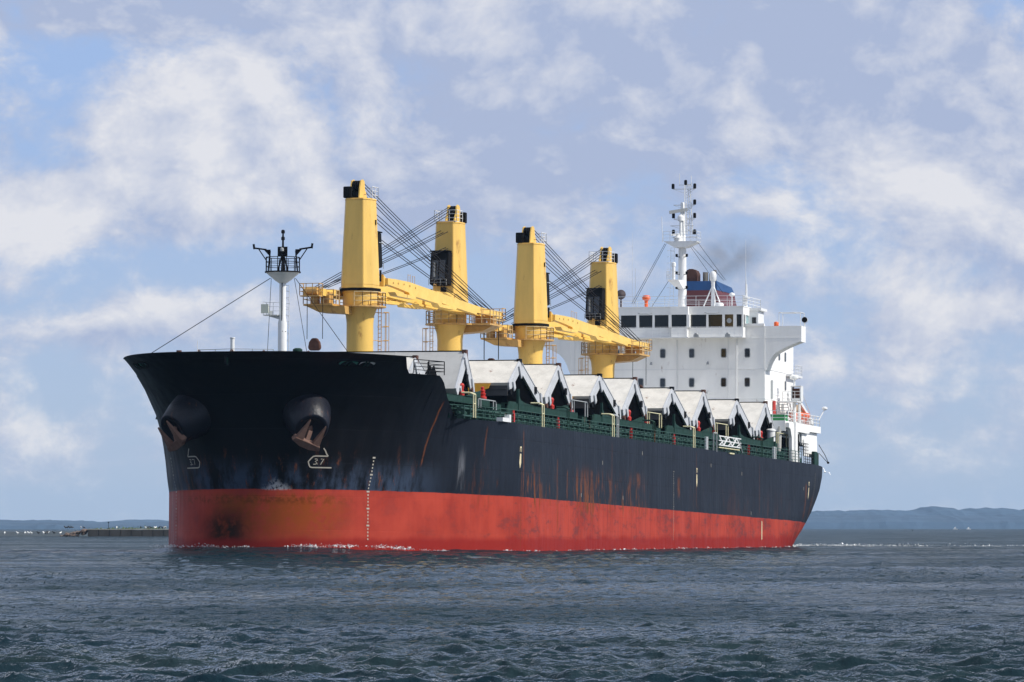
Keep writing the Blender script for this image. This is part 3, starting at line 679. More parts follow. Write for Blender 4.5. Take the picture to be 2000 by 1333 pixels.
for k in range(4):
    o = c0 if k == 0 else dup(c0, ship)
    o.location = (25.5 * k, 0, 0); o.rotation_euler = (0, 0, 0 if k % 2 == 0 else math.pi)
    if k in (1, 3):       # their hooks rest on deck behind the hatches, wires reach further down
        pass
    o['label'] = ['foremost yellow crane, its jib stowed towards the bridge', 'second yellow crane from the bow, black cab facing forward', 'third yellow crane from the bow, its jib stowed towards the bridge', 'yellow crane nearest the bridge, black cab facing forward'][k]

# ------------------------------------------------------------------ hatch covers
def panel(mb, s0, z0, s1, z1, wd, th=.62):
    d = Vector((s1 - s0, 0, z1 - z0)).normalized(); n = Vector((-d.z, 0, d.x));
    if n.z < 0: n = -n
    A = [Vector((s0, -wd, z0)), Vector((s1, -wd, z1))]
    q = [(s0, z0), (s1, z1), (s1 - n.x * th, z1 - n.z * th), (s0 - n.x * th, z0 - n.z * th)]
    mb.prism(q, 'y', -wd, wd)
def make_cover(f0, ap, a1, wd, front_m, skirt, name='hatch_cover'):
    """f0: foot of the forward panel, ap: ridge, a1: foot of the aft panel, (s, z) each"""
    h = empty(name, ship)
    m_ = MB(); panel(m_, f0[0], f0[1], ap[0] - .06, ap[1], wd - .06); m_.build('cover_panel', front_m, h, ship=True)
    m_ = MB(); panel(m_, ap[0] + .06, ap[1], a1[0], a1[1], wd - .06); m_.build('cover_panel', front_m, h)
    for (x0, z0, x1, z1) in ((f0[0], f0[1], ap[0] - .06, ap[1]), (ap[0] + .06, ap[1], a1[0], a1[1])):
        for y in (-wd * .5, 0, wd * .5): m_ = MB(); m_.bar((x0, y, z0 + .012), (x1, y, z1 + .012), .07, .03); m_.build('plate_seam', HAG, h)
    # side bands with cleats, and the hinge arms that fold the pair
    for sg in (1, -1):
        for (x0, z0, x1, z1) in ((f0[0], f0[1], ap[0] - .1, ap[1]), (ap[0] + .1, ap[1], a1[0], a1[1])):
            d = Vector((x1 - x0, 0, z1 - z0)).normalized(); n = Vector((-d.z, 0, d.x)); n = n if n.z > 0 else -n
            m_ = MB(); q = [(x0, z0 + .02), (x1, z1 + .02), (x1 - n.x * .86, z1 - n.z * .86), (x0 - n.x * .8, z0 - n.z * .8)]
            m_.prism(q, 'y', sg * (wd - .05), sg * (wd + .05))
            a = Vector((x0, 0, z0)) - n * .06; b_ = Vector((x1, 0, z1)) - n * .06; m_.bar((a.x, sg * (wd + .07), a.z), (b_.x, sg * (wd + .07), b_.z), .05, .06)
            m_.build('side_band', HED, h)
        for pl in ([(ap[0] - .8, ap[1] - .5), (ap[0] - .3, ap[1] - .15), (ap[0] + .42, ap[1] - 1.05), (ap[0] - .05, ap[1] - 1.5)],
                   [(f0[0] + .9, f0[1] + .1), (f0[0] + 1.3, f0[1] + .45), (f0[0] + 1.75, f0[1] - .35), (f0[0] + 1.3, f0[1] - .65)],
                   [(a1[0] - .7, a1[1] + .3), (a1[0] - .2, a1[1] + .2), (a1[0] + .1, a1[1] - .9), (a1[0] - .2, a1[1] - .95)]):
            m_ = MB(); c_ = sum(q[0] for q in pl) / 4, sum(q[1] for q in pl) / 4; pl = [(c_[0] + (a - c_[0]) * .9, c_[1] + (b - c_[1]) * .95) for a, b in pl]; m_.prism(pl, 'y', sg * (wd + .06), sg * (wd + .18)); m_.build('hinge_arm', HED, h)
    hm2 = RST if not skirt else BLK
    for sg in (1, -1):
        m_ = MB(); m_.box(ap[0] - .24, ap[0] + .28, sg * (wd - .05) - .16, sg * (wd - .05) + .16, ap[1] - .62, ap[1] + .12); m_.build('hinge_block', hm2, h)
        m_ = MB(); m_.box(a1[0] - 2.2, a1[0] - 1.7, sg * (wd + .06) - .1, sg * (wd + .06) + .1, (a1[1] + ap[1]) / 2 - 1.15, (a1[1] + ap[1]) / 2 - .6); m_.build('locking_device', BLK, h)
        for xx, zz in ((f0[0] + .5, f0[1] - .7), (a1[0] - .35, a1[1] - .65)): m_ = MB(); m_.rod((xx, sg * (wd - .1), zz), (xx, sg * (wd + .14), zz), .24, n=12); m_.build('cover_wheel', hm2, h)
    m_ = MB(); m_.prism([(f0[0] + .5, f0[1] - .6), (ap[0] - .15, ap[1] - .55), (ap[0] + .15, ap[1] - .55), (a1[0] - .3, a1[1] - .6), (a1[0] - .3, 1.85), (f0[0] + .6, 1.85)], 'y', -wd + .25, wd - .25)
    m_.box(ap[0] - .1, ap[0] + .1, -wd, wd, ap[1] - .02, ap[1] + .06); m_.build('shade_gable', mat('gable_black', (.003, .003, .0035), .9, dirt=.2, spec=0), h)  # black fill, the shade of the hollow under the panels put into its colour
    if skirt:
        m_ = MB(); m_.box(f0[0] + .12, f0[0] + .3, -wd + .1, wd - .1, f0[1] - 1.0, f0[1] - .05)
        for y in np.arange(-wd + .8, wd - .5, 2.4): m_.box(f0[0] + .06, f0[0] + .12, y, y + .08, f0[1] - .95, f0[1] - .1)
        m_.box(f0[0] + .02, f0[0] + .12, -wd + .2, wd - .2, f0[1] - .5, f0[1] - .44); m_.build('front_skirt', mat('skirt_dark', (.035, .036, .04), .5), h)
        m_ = MB(); m_.prism([(wd - 1.4, f0[1] - .06), (wd - 3.7, f0[1] - .06), (wd - 3.8, f0[1] - 1.05), (wd - 3.1, f0[1] - 1.0), (wd - 1.6, f0[1] - .45)], 'x', f0[0] - .15, f0[0] + .0); m_.build('stopper_plate', OCH, h)
    m_ = MB()
    for i in range(2):
        y = wd * .25; f = .45; s_ = f0[0] + (ap[0] - f0[0]) * f; z_ = f0[1] + (ap[1] - f0[1]) * f
        for dy in (0, .45): m_.box(s_ - .2, s_ + .02, y + dy, y + dy + .09, z_ + .0, z_ + .14)
    m_.build('lashing_eyes', GRY, h)
    return h
A0 = make_cover((3.75, 3.45), (7.2, 5.35), (13.6, 2.75), 11.0, HAT, True)
B0 = make_cover((14.7, 2.75), (19.3, 5.6), (23.0, 3.1), 11.0, HAT, False)
B0.location.x = 0
for k in range(1, 4):
    a = dup(A0, ship); a.location.x = 25.5 * k; b = dup(B0, ship); b.location.x = 25.5 * k
for o in (make_cover((-11.3, 2.35), (-8.5, 5.3), (-6.5, 3.0), 11.0, HAG, False), make_cover((-19.6, 3.1), (-17.4, 4.45), (-13.2, 2.75), 9.7, HAT, False)): pass

# ------------------------------------------------------------------ coamings, side deck gear
def coaming(sa, sb_, wd):
    m_ = MB()
    m_.box(sa, sb_, wd + .35, wd + .45, 1.3, 1.85); m_.box(sa, sb_, -wd - .45, -wd - .35, 1.3, 1.85)
    m_.box(sa, sb_, wd - .3, wd - .2, 0, 1.8); m_.box(sa, sb_, -wd + .2, -wd + .3, 0, 1.8)
    m_.box(sa, sb_, wd - .3, wd + .45, 1.78, 1.86); m_.box(sa, sb_, -wd - .45, -wd + .3, 1.78, 1.86)
    m_.box(sa, sa + .12, -wd, wd, 0, 1.8); m_.box(sb_ - .12, sb_, -wd, wd, 0, 1.8)
    co = m_.build('hatch_coaming', GRN, ship)
    for sg in (1, -1):
        m_ = MB(); m_.prism([(sg * (wd - .2), 0), (sg * (wd + .75), 0), (sg * (wd + .42), 1.3), (sg * (wd - .2), 1.3)], 'x', 0, .06); st_ = m_.build('coaming_stay', GRD, co)
        for i, s in enumerate(np.arange(sa + .6, sb_, 2.1)): o = st_ if i == 0 else dup(st_, co); o.location.x = s
    return co
for k in range(-1, 4):
    sa, sb_ = (2.8 + 25.5 * k, 23.6 + 25.5 * k) if k >= 0 else (-15.5, -2.8)
    coaming(sa, sb_, 11.0 if k >= 0 else 10.9)
    # raised green brackets and boxes between the hatches
    for sg in (1,):
        s = sb_ + .2
        m_ = MB(); m_.prism([(s - 7.2, 1.86), (s - 3.1, 1.86), (s - 3.1, 2.4), (s - 4.5, 2.25)], 'y', 11.35, 11.43); m_.build('deck_bracket', GRN, ship)
        m_ = MB(); m_.prism([(s + 7.9, 1.86), (s + 13.0, 1.86), (s + 10.0, 1.98), (s + 8.6, 2.15), (s + 8.0, 2.6)], 'y', 11.35, 11.43); m_.build('deck_bracket', GRN, ship)
        m_ = MB(); m_.box(s + 7.7, s + 7.9, 11.3, 11.5, 1.2, 3.0); m_.build('deck_bracket', GRN, ship)
        m_ = MB(); m_.prism([(s + 2.0, 0), (s + 4.4, 0), (s + 5.9, 1.9), (s + 4.0, 1.9)], 'y', 11.7, 11.8); m_.build('deck_bracket', GRN, ship)
        m_ = MB(); m_.box(s + .6, s + 2.2, 10.6, 11.6, 0, 1.55); m_.build('deck_bracket', GRN, ship)
    m_ = MB(); g0 = sb_ - (3.6 if k >= 0 else 5.2); g1 = g0 + 5.0; gz = 2.75 if k >= 0 else 1.7; m_.path([(g0, 11.9, gz - 1.0), (g0, 11.9, gz), (g1 - .3, 11.9, gz), (g1, 11.9, gz - .15), (g1, 11.9, gz - 1.2)], .05, 5)
    m_.path([(g0 + .7, 11.9, gz - 1.), (g0 + .7, 11.9, gz)], .04); m_.path([(g1 - .8, 11.9, gz), (g1 - .8, 11.9, gz - 1.2)], .05); m_.build('guard_frame', CRM if k > 0 else GRY, ship)
    m_ = MB(); 
    for i, (r, z) in enumerate(((.42, 0), (.3, 0), (.42, 0))): pass
    m_.lathe((sb_ - .5, 10.9, 1.85), [(.32, 0), (.32, .2), (.2, .24), (.28, .45), (.17, .5), (.23, .68), (.12, .74), (.15, .92), (.07, .98)], 16); m_.build('fire_monitor', RED, ship, True)
    m_ = MB(); m_.lathe((sb_ - 7.2, 11.15, 1.85), [(.2, 0), (.24, .3), (.12, .4), (.2, .8), (.1, .95)], 10); m_.build('fire_monitor', RED, ship, True)
m_ = MB(); m_.box(-2.9, 2.9, -6, 6, 0, 1.9); m_.build('crane_foundation', GRN, ship)
for k in range(1, 4): m_ = MB(); m_.box(-2.0 + 25.5 * k, 2.9 + 25.5 * k, -6, 6, 0, 1.9); m_.build('crane_foundation', GRD, ship)
# pipes along the side deck
m_ = MB()
for p, z, r in ((12.1, .42, .13), (12.35, .75, .09), (12.0, .85, .07), (12.45, .2, .08)): m_.rod((-14.5, p, z), (98, p, z), r, n=8)
for s in np.arange(-14, 98, 1.7): m_.box(s, s + .12, 11.9, 12.5, -.02, .98)
for s in np.arange(-13, 98, 6.3): m_.rod((s, 12.1, .42), (s + .35, 12.1, .42), .2, n=10)
m_.build('deck_pipes', mat('pipe_green', (.012, .055, .04), .6, dirt=.5, dscale=2, rust=.2), ship)
# side rails
for sg in (1, -1):
    m_ = MB(); ss = [-15.2, -12.6] + list(np.arange(-10, 100, 5.2)) + [100.5]
    m_.rail([(s, sg * (halfw(s, -.05) - .16), -.04) for s in ss], 1.08, 4, 1.3, .03); m_.build('side_railing', mat('rail_green', (.022, .075, .055), .5, dirt=.4, dscale=2, rust=.3), ship)
def gate(s, m, h=1.75):
    m_ = MB()
    for ds in (-.28, .28): m_.path([(s + ds, 13.45, 0), (s + ds, 13.45, h), (s + ds - .15, 13.2, h + .12), (s + ds - .3, 12.6, h + .12)], .06, 6)
    m_.path([(s - .28, 13.45, h * .6), (s + .28, 13.45, h * .6)], .05); m_.path([(s - .28, 13.45, h), (s + .28, 13.45, h)], .05); m_.build('boarding_gate', m, ship)
for s, m in ((-14.6, CRM), (5.2, CRM), (27.5, CRM), (29.0, GRY), (56.2, CRM), (83.2, GRN), (13.0, GRN), (41.5, GRN)): gate(s, m)
for s in (-3.2, 10.2, 34, 78.3, 49.2):
    m_ = MB(); m_.box(s, s + .28, 13.2, 13.4, .1, .75); m_.rod((s + .14, 13.3, .7), (s + .14, 13.3, 1.0), .1, n=8); m_.build('fire_box', RED, ship)
for s in (60.8, 61.2, 88.3, 88.9): m_ = MB(); m_.box(s, s + .16, 13.3, 13.5, 0, 1.15); m_.build('bollard_post', WH2, ship)
m_ = MB(); m_.box(-6.8, -4.8, 13.0, 13.5, .02, .32); m_.box(-4.9, -4.4, 13.1, 13.5, .02, .6); m_.build('fairlead', WH2, ship)
# accommodation ladder, stowed on the rail
ga = empty('accommodation_ladder', ship)
m_ = MB()
for z in (.55, .95, 1.35): m_.bar((64.5, 13.75, z), (73.2, 13.75, z), .07, .09)
for i in range(5):
    a = 64.6 + i * 1.7; m_.bar((a, 13.76, .55 if i % 2 else 1.35), (a + 1.7, 13.76, 1.35 if i % 2 else .55), .06, .12); m_.bar((a + .1, 13.76, 1.35 if i % 2 else .55), (a + 1.5, 13.76, .95), .05, .08)
m_.build('lattice', WH2, ga)
m_ = MB(); m_.box(64.8, 73.0, 13.5, 13.7, .3, .38); m_.box(69, 70.8, 13.5, 13.72, -.12, .0); m_.build('treads', CRM, ga)
m_ = MB(); m_.bar((64.2, 13.6, -.1), (64.2, 13.6, 1.6), .1, .1); m_.bar((63.4, 13.5, -.1), (63.4, 13.5, 1.6), .1, .1); m_.bar((63.4, 13.5, 1.6), (64.2, 13.6, 1.6), .1, .1); m_.bar((72.2, 13.8, 1.3), (73.6, 13.8, .1), .08, .08); m_.build('davits', GRY, ga)

# ------------------------------------------------------------------ deckhouse
dh = empty('deckhouse', ship, (101.3, 0, 0))
dh.location = (0, 0, 0)
F = 101.3
m_ = MB(); m_.box(F, 114.0, -9.66, 9.66, -.05, 12.1)
m_.build('wall', WHT, dh, bevel=.04)
m_ = MB()
for z in (3.2, 6.15, 9.02): m_.box(F - .035, F + .02, -9.7, 9.7, z, z + .06); m_.box(F, 114, 9.62, 9.695, z, z + .06)
for p in (-9.2, 6.0): m_.box(F - .05, F, p, p + .05, 0, 12.0)
m_.build('deck_edge_trim', WH2, dh)
def rrect(cx, cz, w, h, r=.12):
    pts = []
    for (sx, sz, a0) in ((1, 1, 0), (-1, 1, 90), (-1, -1, 180), (1, -1, 270)):
        for k in range(4): t = R(a0 + k * 30); pts.append((cx + sx * (w / 2 - r) + r * math.cos(t), cz + sz * (h / 2 - r) + r * math.sin(t)))
    return pts
for z in (10.6, 7.78, 4.9):
    for p in (-7.2, -5.0, -2.6, -.42, 2.45, 5.6, 7.93):
        m_ = MB(); m_.prism(rrect(p, z, .56, .92, .15), 'x', F - .06, F - .005); w = m_.build('window', GRY, dh)
        m_ = MB(); m_.prism(rrect(p, z, .44, .78, .1), 'x', F - .075, F - .05); m_.build('pane', GLS, w) if False else m_.build('window_pane', GLS, dh)
for s, z in ((105.2, 10.6), (107.5, 10.6), (110.2, 10.6), (110.3, 7.8), (106, 4.9), (111, 4.9)):
    m_ = MB(); m_.prism(rrect(s, z, .55, .9, .15), 'y', 9.66, 9.72); m_.build('window', GLS, dh)
for p in (-8.4, 1.0, 6.9): m_ = MB(); m_.rod((F - .1, p, .2), (F - .1, p, 11.9), .055, n=6); m_.build('downpipe', WH2, dh)
for z in (3.6, 6.6, 9.4):
    for p in (-6.1, -1.5, 4.1): m_ = MB(); m_.rod((F - .06, p, z + .35), (F - .35, p, z + .35), .04); m_.lathe((F - .38, p, z + .1), [(.14, 0), (.1, .18), (.03, .26)], 10); m_.build('deck_lamp', GRY, dh)
for s_, z in ((104.0, .2), (109, 4.1), (104.2, 6.2)): m_ = MB(); m_.prism(rrect(s_, z + 1.0, .8, 1.8, .15), 'y', 9.66, 9.74); m_.build('weathertight_door', GRY, dh)
# bridge deck, wheelhouse
m_ = MB(); m_.box(F - 1.1, 108.4, -7.75, 7.75, 12.05, 13.02); m_.box(F - 1.1, 108.4, -7.75, 7.75, 14.25, 14.98)
m_.box(F - 1.6, F - 1.1, .78, 2.35, 12.05, 13.02); m_.box(F - 1.6, F - 1.1, .7, 2.45, 14.25, 15.02); m_.box(F - 1.15, 108.5, -7.8, 7.8, 14.98, 15.06)
for e in ((-7.75, -7.5), (-5.9, -5.75), (-4.5, -4.33), (-2.8, -2.52), (-1.2, -.98), (.52, .8), (2.3, 2.58), (4.12, 4.33), (5.7, 5.95), (6.78, 7.1), (7.6, 7.75)):
    x0 = F - 1.6 if e in ((.52, .8), (2.3, 2.58)) else F - 1.1; m_.box(x0, F - .9, e[0], e[1], 13.02, 14.25)
for s in np.arange(101.2, 108.4, 1.7): m_.box(s, s + .22, 7.55, 7.75, 13.02, 14.25); m_.box(s, s + .22, -7.75, -7.55, 13.02, 14.25)
m_.build('wheelhouse', WHT, dh)
wins = [(-7.5, -5.9), (-5.75, -4.5), (-4.33, -2.8), (-2.52, -1.2), (-.98, .52), (.8, 2.3), (2.58, 4.12), (4.33, 5.7), (5.95, 6.78), (7.1, 7.6)]
for i, (a, b) in enumerate(wins):
    x0 = F - 1.45 if i == 5 else F - 1.0
    m_ = MB(); m_.add([(x0, a, 13.0), (x0, b, 13.0), (x0 - .06, b, 14.27), (x0 - .06, a, 14.27)], [(0, 1, 2, 3)]); m_.build('bridge_window', GLS, dh)
m_ = MB(); m_.box(101.2, 108.3, 7.6, 7.63, 13.02, 14.25); m_.build('bridge_window', mat('pale_glass', (.25, .40, .42), .1), dh)
m_ = MB(); m_.lathe((F - 1.05, 6.37, 13.65), [(.24, 0), (.24, .03), (.2, .04)], 20, (-1, 0, 0)); m_.build('clear_view_screen', GRY, dh)
m_ = MB(); m_.rail([(F - 1.75, -7.7, 12.1), (F - 1.75, .6, 12.1), (F - 2.1, .9, 12.1), (F - 2.1, 2.3, 12.1), (F - 1.75, 2.6, 12.1), (F - 1.75, 7.8, 12.1)], .95, 3, .8, .018)
m_.box(F - 1.8, F - 1.1, -7.8, 7.85, 12.0, 12.08); m_.box(F - 2.15, F - 1.8, .6, 2.6, 12.0, 12.08); m_.build('catwalk', WH2, dh)
for p in (3.1, 6.2): m_ = MB(); m_.box(F - 2.1, F - 1.8, p, p + .5, 12.05, 12.3); m_.lathe((F - 2.1, p + .25, 12.3), [(.12, 0), (.2, -.1)], 10, (-1, 0, 0)); m_.build('floodlight', GRY, dh)
for p in (-2.6, 4.0): m_ = MB(); m_.path([(F - 1.2, p, 14.45), (F - 1.5, p + .3, 14.35), (F - 1.5, p + 1.1, 14.35), (F - 1.2, p + 1.4, 14.45)], .04); m_.build('wiper_rail', GRY, dh)
# bridge wings
for sg in (1, -1):
    m_ = MB()
    prof = [(7.7, 13.15), (13.15, 13.15), (13.15, 11.66), (12.3, 11.35), (11.4, 10.95), (10.75, 10.6), (10.3, 10.15), (10.0, 9.6), (9.75, 8.9), (9.6, 8.9), (9.6, 12.0), (7.7, 12.0)]
    m_.prism([(sg * a, b) for a, b in prof], 'x', F - .01, F + .12)
    pr2 = [(9.6, 8.7)] + [(a, b) for a, b in reversed(prof[2:9])]
    for a, b in zip(prof[2:9], prof[3:9]): m_.loop2([(F + .1, sg * a[0], a[1]), (F + 1.9, sg * a[0], a[1]), (F + 1.9, sg * a[0], a[1] + .06), (F + .1, sg * a[0], a[1] + .06)], [(F + .1, sg * b[0], b[1]), (F + 1.9, sg * b[0], b[1]), (F + 1.9, sg * b[0], b[1] + .06), (F + .1, sg * b[0], b[1] + .06)])
    m_.box(F - .01, F + 1.95, sg * 13.15, sg * 13.22, 11.62, 13.15); m_.box(F + 1.8, F + 1.9, sg * 9.66, sg * 13.15, 11.7, 13.1)
    m_.box(F + .1, F + 1.9, sg * 9.6, sg * 13.15, 11.98, 12.08)
    m_.box(F - .03, F, sg * 7.8, sg * 13.1, 12.0, 12.06) ; m_.box(F - .16, F + .1, sg * 7.75, sg * 9.6, 13.15, 13.4); m_.box(F - .04, F - .01, sg * 9.6, sg * 9.66, 9, 13.15)
    m_.build('bridge_wing', WHT, dh)
    m_ = MB(); q = [(F + .1, sg * 11.0), (F + .1, sg * 13.1), (F + 1.8, sg * 13.1), (F + 1.8, sg * 11.0)]
    for a in q: m_.rod((*a, 13.1), (*a, 14.45), .035)
    for a, b in zip(q, q[1:] + q[:1]): m_.rod((*a, 14.45), (*b, 14.45), .035)
    m_.rod((F + .1, sg * 12.2, 14.45), (F + 1.8, sg * 12.5, 14.45), .03); m_.build('awning_frame', WH2, dh)
    m_ = MB(); m_.rod((F + .6, sg * 13.4, 13.75), (F + .95, sg * 13.4, 13.75), .3, .26, 16); m_.rod((F + .8, sg * 13.4, 13.1), (F + .8, sg * 13.4, 13.6), .04); sl = m_.build('searchlight', WH2, dh)
    m_ = MB(); m_.rod((F + .55, sg * 13.4, 13.75), (F + .62, sg * 13.4, 13.75), .26, n=16); m_.build('searchlight_lens', BLK, dh)
    m_ = MB(); m_.lathe((F + .5, sg * 10.65, 13.1), [(.22, 0), (.24, .35), (.2, .45), (.05, .5)], 14); m_.build('signal_canister', ORG, dh, True)
# monkey island
m_ = MB(); m_.rail([(F - 1.0, -7.7, 15.06), (F - 1.0, 7.7, 15.06), (108, 7.7, 15.06), (108, -7.7, 15.06), (F - 1.0, -7.7, 15.06)], 1.0, 3, 1.6, .022); m_.build('monkey_island_railing', WH2, dh)
m_ = MB(); m_.rod((F, -4.6, 15), (F, -4.6, 15.9), .1); m_.lathe((F - .1, -4.6, 16.35), [(.1, .1), (.46, -.06), (.48, -.1), (.4, -.08), (.0, .04)], 20, (-1, .1, .1)); m_.build('satellite_dish', mat('dish_brown', (.07, .05, .05), .5), dh)
m_ = MB(); m_.lathe((F - .1, -2.06, 15.05), [(.17, 0), (.17, .65), (.36, .75), (.42, .95), (.36, 1.05), (.34, 1.15), (.1, 1.2)], 16); m_.build('magnetic_compass', ORG, dh, True)
m_ = MB(); m_.rod((102.6, 6.1, 15), (102.6, 6.1, 16.1), .07); m_.lathe((102.6, 6.1, 16.1), [(.1, 0), (.3, .12), (.3, .18), (.22, .32), (.05, .4)], 14); m_.build('antenna_dome', WH2, dh, True)
m_ = MB()
for p, z, r in ((-6.1, 20, .02), (-3.8, 22.4, .018), (-3.5, 19.0, .03), (7.45, 21.6, .03)): m_.rod((102.6, p, 15), (102.6, p, z), r, r * .4, 5)
m_.build('whip_antennas', WH2, dh)
m_ = MB(); m_.lathe((102.4, 4.9, 15.05), [(.42, 0), (.42, .35), (.3, .45)], 16); m_.build('vent_cap', WH2, dh)
# satcom dome on its tripod
sc_ = empty('satcom_mast', ship)
m_ = MB(); m_.rod((102.9, 4.15, 15), (102.9, 4.15, 17.7), .2, .16, 12)
for a in ((102.6, 3.2), (102.6, 5.1), (104.2, 4.15)): m_.rod((*a, 15), (102.9, 4.15, 17.3), .07)
m_.build('tripod', WH2, sc_)
m_ = MB(); m_.lathe((102.9, 4.15, 17.6), [(.2, 0), (.32, .2), (.34, .6), (.28, .85), (.15, .98), (.02, 1.02)], 18); m_.build('dome', WH2, sc_, True)
# funnel
fu = empty('funnel', ship)
m_ = MB(); m_.loop2([(110.5, -.75, 12), (110.5, 3.3, 12), (117, 4.1, 12), (117, -1.6, 12)], [(110.5, -.7, 17.25), (110.5, 2.75, 17.25), (115.5, 3.35, 17.1), (115.5, -1.3, 17.1)]); m_.build('casing', FMR, fu)
m_ = MB(); m_.loop2([(110.46, -.73, 17.25), (110.46, 2.79, 17.25), (115.54, 3.39, 17.1), (115.54, -1.34, 17.1)], [(110.5, -.68, 18.15), (110.5, 2.7, 18.15), (115.0, 3.2, 17.75), (115.0, -1.2, 17.75)]); m_.build('blue_band', FBL, fu)
m_ = MB()
for a, b in (((2.15, 18.0), (2.6, 18.0)), ((2.6, 18.0), (2.35, 17.6)), ((2.2, 17.75), (2.5, 17.8))): m_.bar((110.42, a[0], a[1]), (110.42, b[0], b[1]), .09, .05)
m_.build('funnel_mark', PNT, fu)
m_ = MB(); m_.prism([(-.65, 18.0), (.6, 18.0), (.6, 18.9), (.45, 19.25), (.15, 19.4), (-.2, 19.4), (-.5, 19.25), (-.65, 18.9)], 'x', 111.2, 112.6); m_.build('uptake_hood', mat('uptake_brown', (.085, .032, .02), .7, dirt=.6, dscale=2), fu)
for p, r, h in ((1.25, .26, 19.1), (2.2, .16, 19.3), (1.7, .1, 18.9)): m_ = MB(); m_.lathe((112, p, 17.9), [(r, 0), (r, h - 17.9), (r * .8, h - 17.9)], 14); m_.build('exhaust_pipe', STL, fu, True)
# radar mast
rm = empty('radar_mast', ship)
M0 = 103.0; mp = 1.08
m_ = MB(); m_.lathe((M0, mp, 15), [(.42, 0), (.4, 3.0), (.38, 5.8), (.33, 7.0), (.28, 7.1), (.2, 10.2), (.16, 10.3)], 18); m_.build('mast_column', WH2, rm, True)
m_ = MB()
for (ds, dp_) in ((-.25, .35), (.45, .35), (.1, .75), (.1, 1.0)): m_.rod((M0 + ds, mp + dp_, 22.2), (M0 + ds * .8, mp + dp_ * .75 - .05, 27.0), .05, .035, 5)
for i, z in enumerate(np.arange(22.4, 27, .55)): m_.rod((M0 + .1, mp + .3, z), (M0 + .1, mp + .95, z + .4), .028, n=4); m_.rod((M0 + .1, mp + .95, z), (M0 + .1, mp + .3, z + .4), .028, n=4)
m_.build('lattice_topmast', WH2, rm)
m_ = MB()
for z, a, b in ((26.6, -.95, 1.2), (25.05, -.9, 1.2), (23.7, -.9, 1.2), (21.95, -1.0, 1.5), (23.05, -1.2, 1.1)): m_.bar((M0, mp + a, z), (M0, mp + b, z), .06, .07); m_.rod((M0, mp + b, z), (M0, mp + .5, z - .5), .025, n=4); m_.rod((M0, mp + a, z), (M0, mp + .2, z - .4), .025, n=4)
m_.rod((M0, mp - .3, 26.9), (M0, mp - .3, 28.1), .03); m_.rod((M0, mp + .85, 26.9), (M0, mp + .85, 27.9), .03); m_.bar((M0, mp - .35, 27.0), (M0, mp + .9, 27.0), .05, .05); m_.build('yards', WH2, rm)
for (p, z) in ((-.95, 26.75), (1.2, 26.75), (1.2, 25.2), (-.9, 23.9), (1.2, 23.9), (-.9, 22.3), (1.2, 22.3), (.3, 27.1)):
    m_ = MB(); m_.lathe((M0, mp + p, z - .12), [(.13, 0), (.15, .06), (.15, .42), (.1, .5)], 10); m_.build('navigation_light', BLK, rm)
m_ = MB(); m_.prism([(mp - 1.7, 21.5), (mp + 1.65, 21.5), (mp + 1.6, 21.4), (mp + .45, 20.9), (mp - .6, 20.9), (mp - 1.5, 21.4)], 'x', M0 - .9, M0 + .7); m_.build('platform', WH2, rm)
m_ = MB(); m_.rail([(M0 - .9, mp - 1.7, 21.5), (M0 - .9, mp + 1.65, 21.5), (M0 + .7, mp + 1.65, 21.5)], .95, 3, .7, .02); m_.rod((M0 - .9, mp - 1.75, 21.4), (M0 - .9, mp - 1.85, 23.9), .03); m_.build('railing', WH2, rm)
m_ = MB(); m_.lathe((M0 - .5, mp - .35, 21.5), [(.35, 0), (.4, .3), (.2, .55), (.2, .7)], 14); m_.lathe((M0 - .35, mp - .1, 23.9), [(.3, -.4), (.3, .0), (.12, .2)], 14); m_.rod((M0 - .35, mp - .1, 21.5), (M0 - .35, mp - .1, 23.7), .16, .13, 10); m_.build('radar_pedestal', WH2, rm, True)
m_ = MB(); m_.bar((M0 - .7, mp - 1.15, 24.3), (M0 - .1, mp + .55, 24.62), .14, .32); m_.build('radar_scanner', GRY, rm)
m_ = MB(); m_.bar((M0 - .9, mp - .9, 22.1), (M0 - .2, mp + .2, 22.2), .12, .2); m_.build('radar_scanner', WH2, rm)
m_ = MB(); m_.loop2([(M0 - 1.4, mp - 1.2, 17.75), (M0, mp - 1.3, 17.75), (M0, mp + .35, 17.75), (M0 - 1.3, mp - .1, 17.75)], [(M0 - .4, mp - .4, 16.9), (M0, mp - .4, 16.9), (M0, mp + .3, 16.9), (M0 - .4, mp + .2, 16.9)])
m_.rail([(M0, mp - 1.3, 17.75), (M0 - 1.4, mp - 1.2, 17.75), (M0 - 1.3, mp - .1, 17.75)], .8, 3, .6, .02); m_.lathe((M0 - .7, mp - .7, 17.8), [(.16, 0), (.16, 1.2), (.22, 1.25), (.22, 1.6), (.1, 1.7)], 12); m_.build('lower_platform', WH2, rm)
m_ = MB(); m_.ladder((M0 - .3, mp - 1.0, 15.2), (M0 - .3, mp - .9, 20.9), (0, .35, 0), .02, .35)
for z in np.arange(17.0, 21, .6): m_.path([(M0 - .5, mp - 1.4, z), (M0 - .9, mp - 1.1, z), (M0 - .5, mp - .7, z)], .02, 4)
m_.build('ladder', WH2, rm)
for p in (-.55, .45):
    for z in (20.0, 18.3, 16.9): m_ = MB(); m_.box(M0 - .6, M0 - .42, mp + p, mp + p + .2, z, z + .28); m_.rod((M0 - .5, mp + p + .1, z), (M0 - .2, mp + .05, z), .03); m_.build('signal_light', BLK, rm)
m_ = MB()
for a, b in (((-1.6, 21.3), (-3.6, 15.4)), ((-1.45, 21.3), (-3.4, 15.4)), ((-1.2, 17.7), (-1.6, 15.1))): m_.rod((M0 - .6, mp + a[0], a[1]), (F - .8, mp + b[0] - .8, b[1]), .022, n=4)
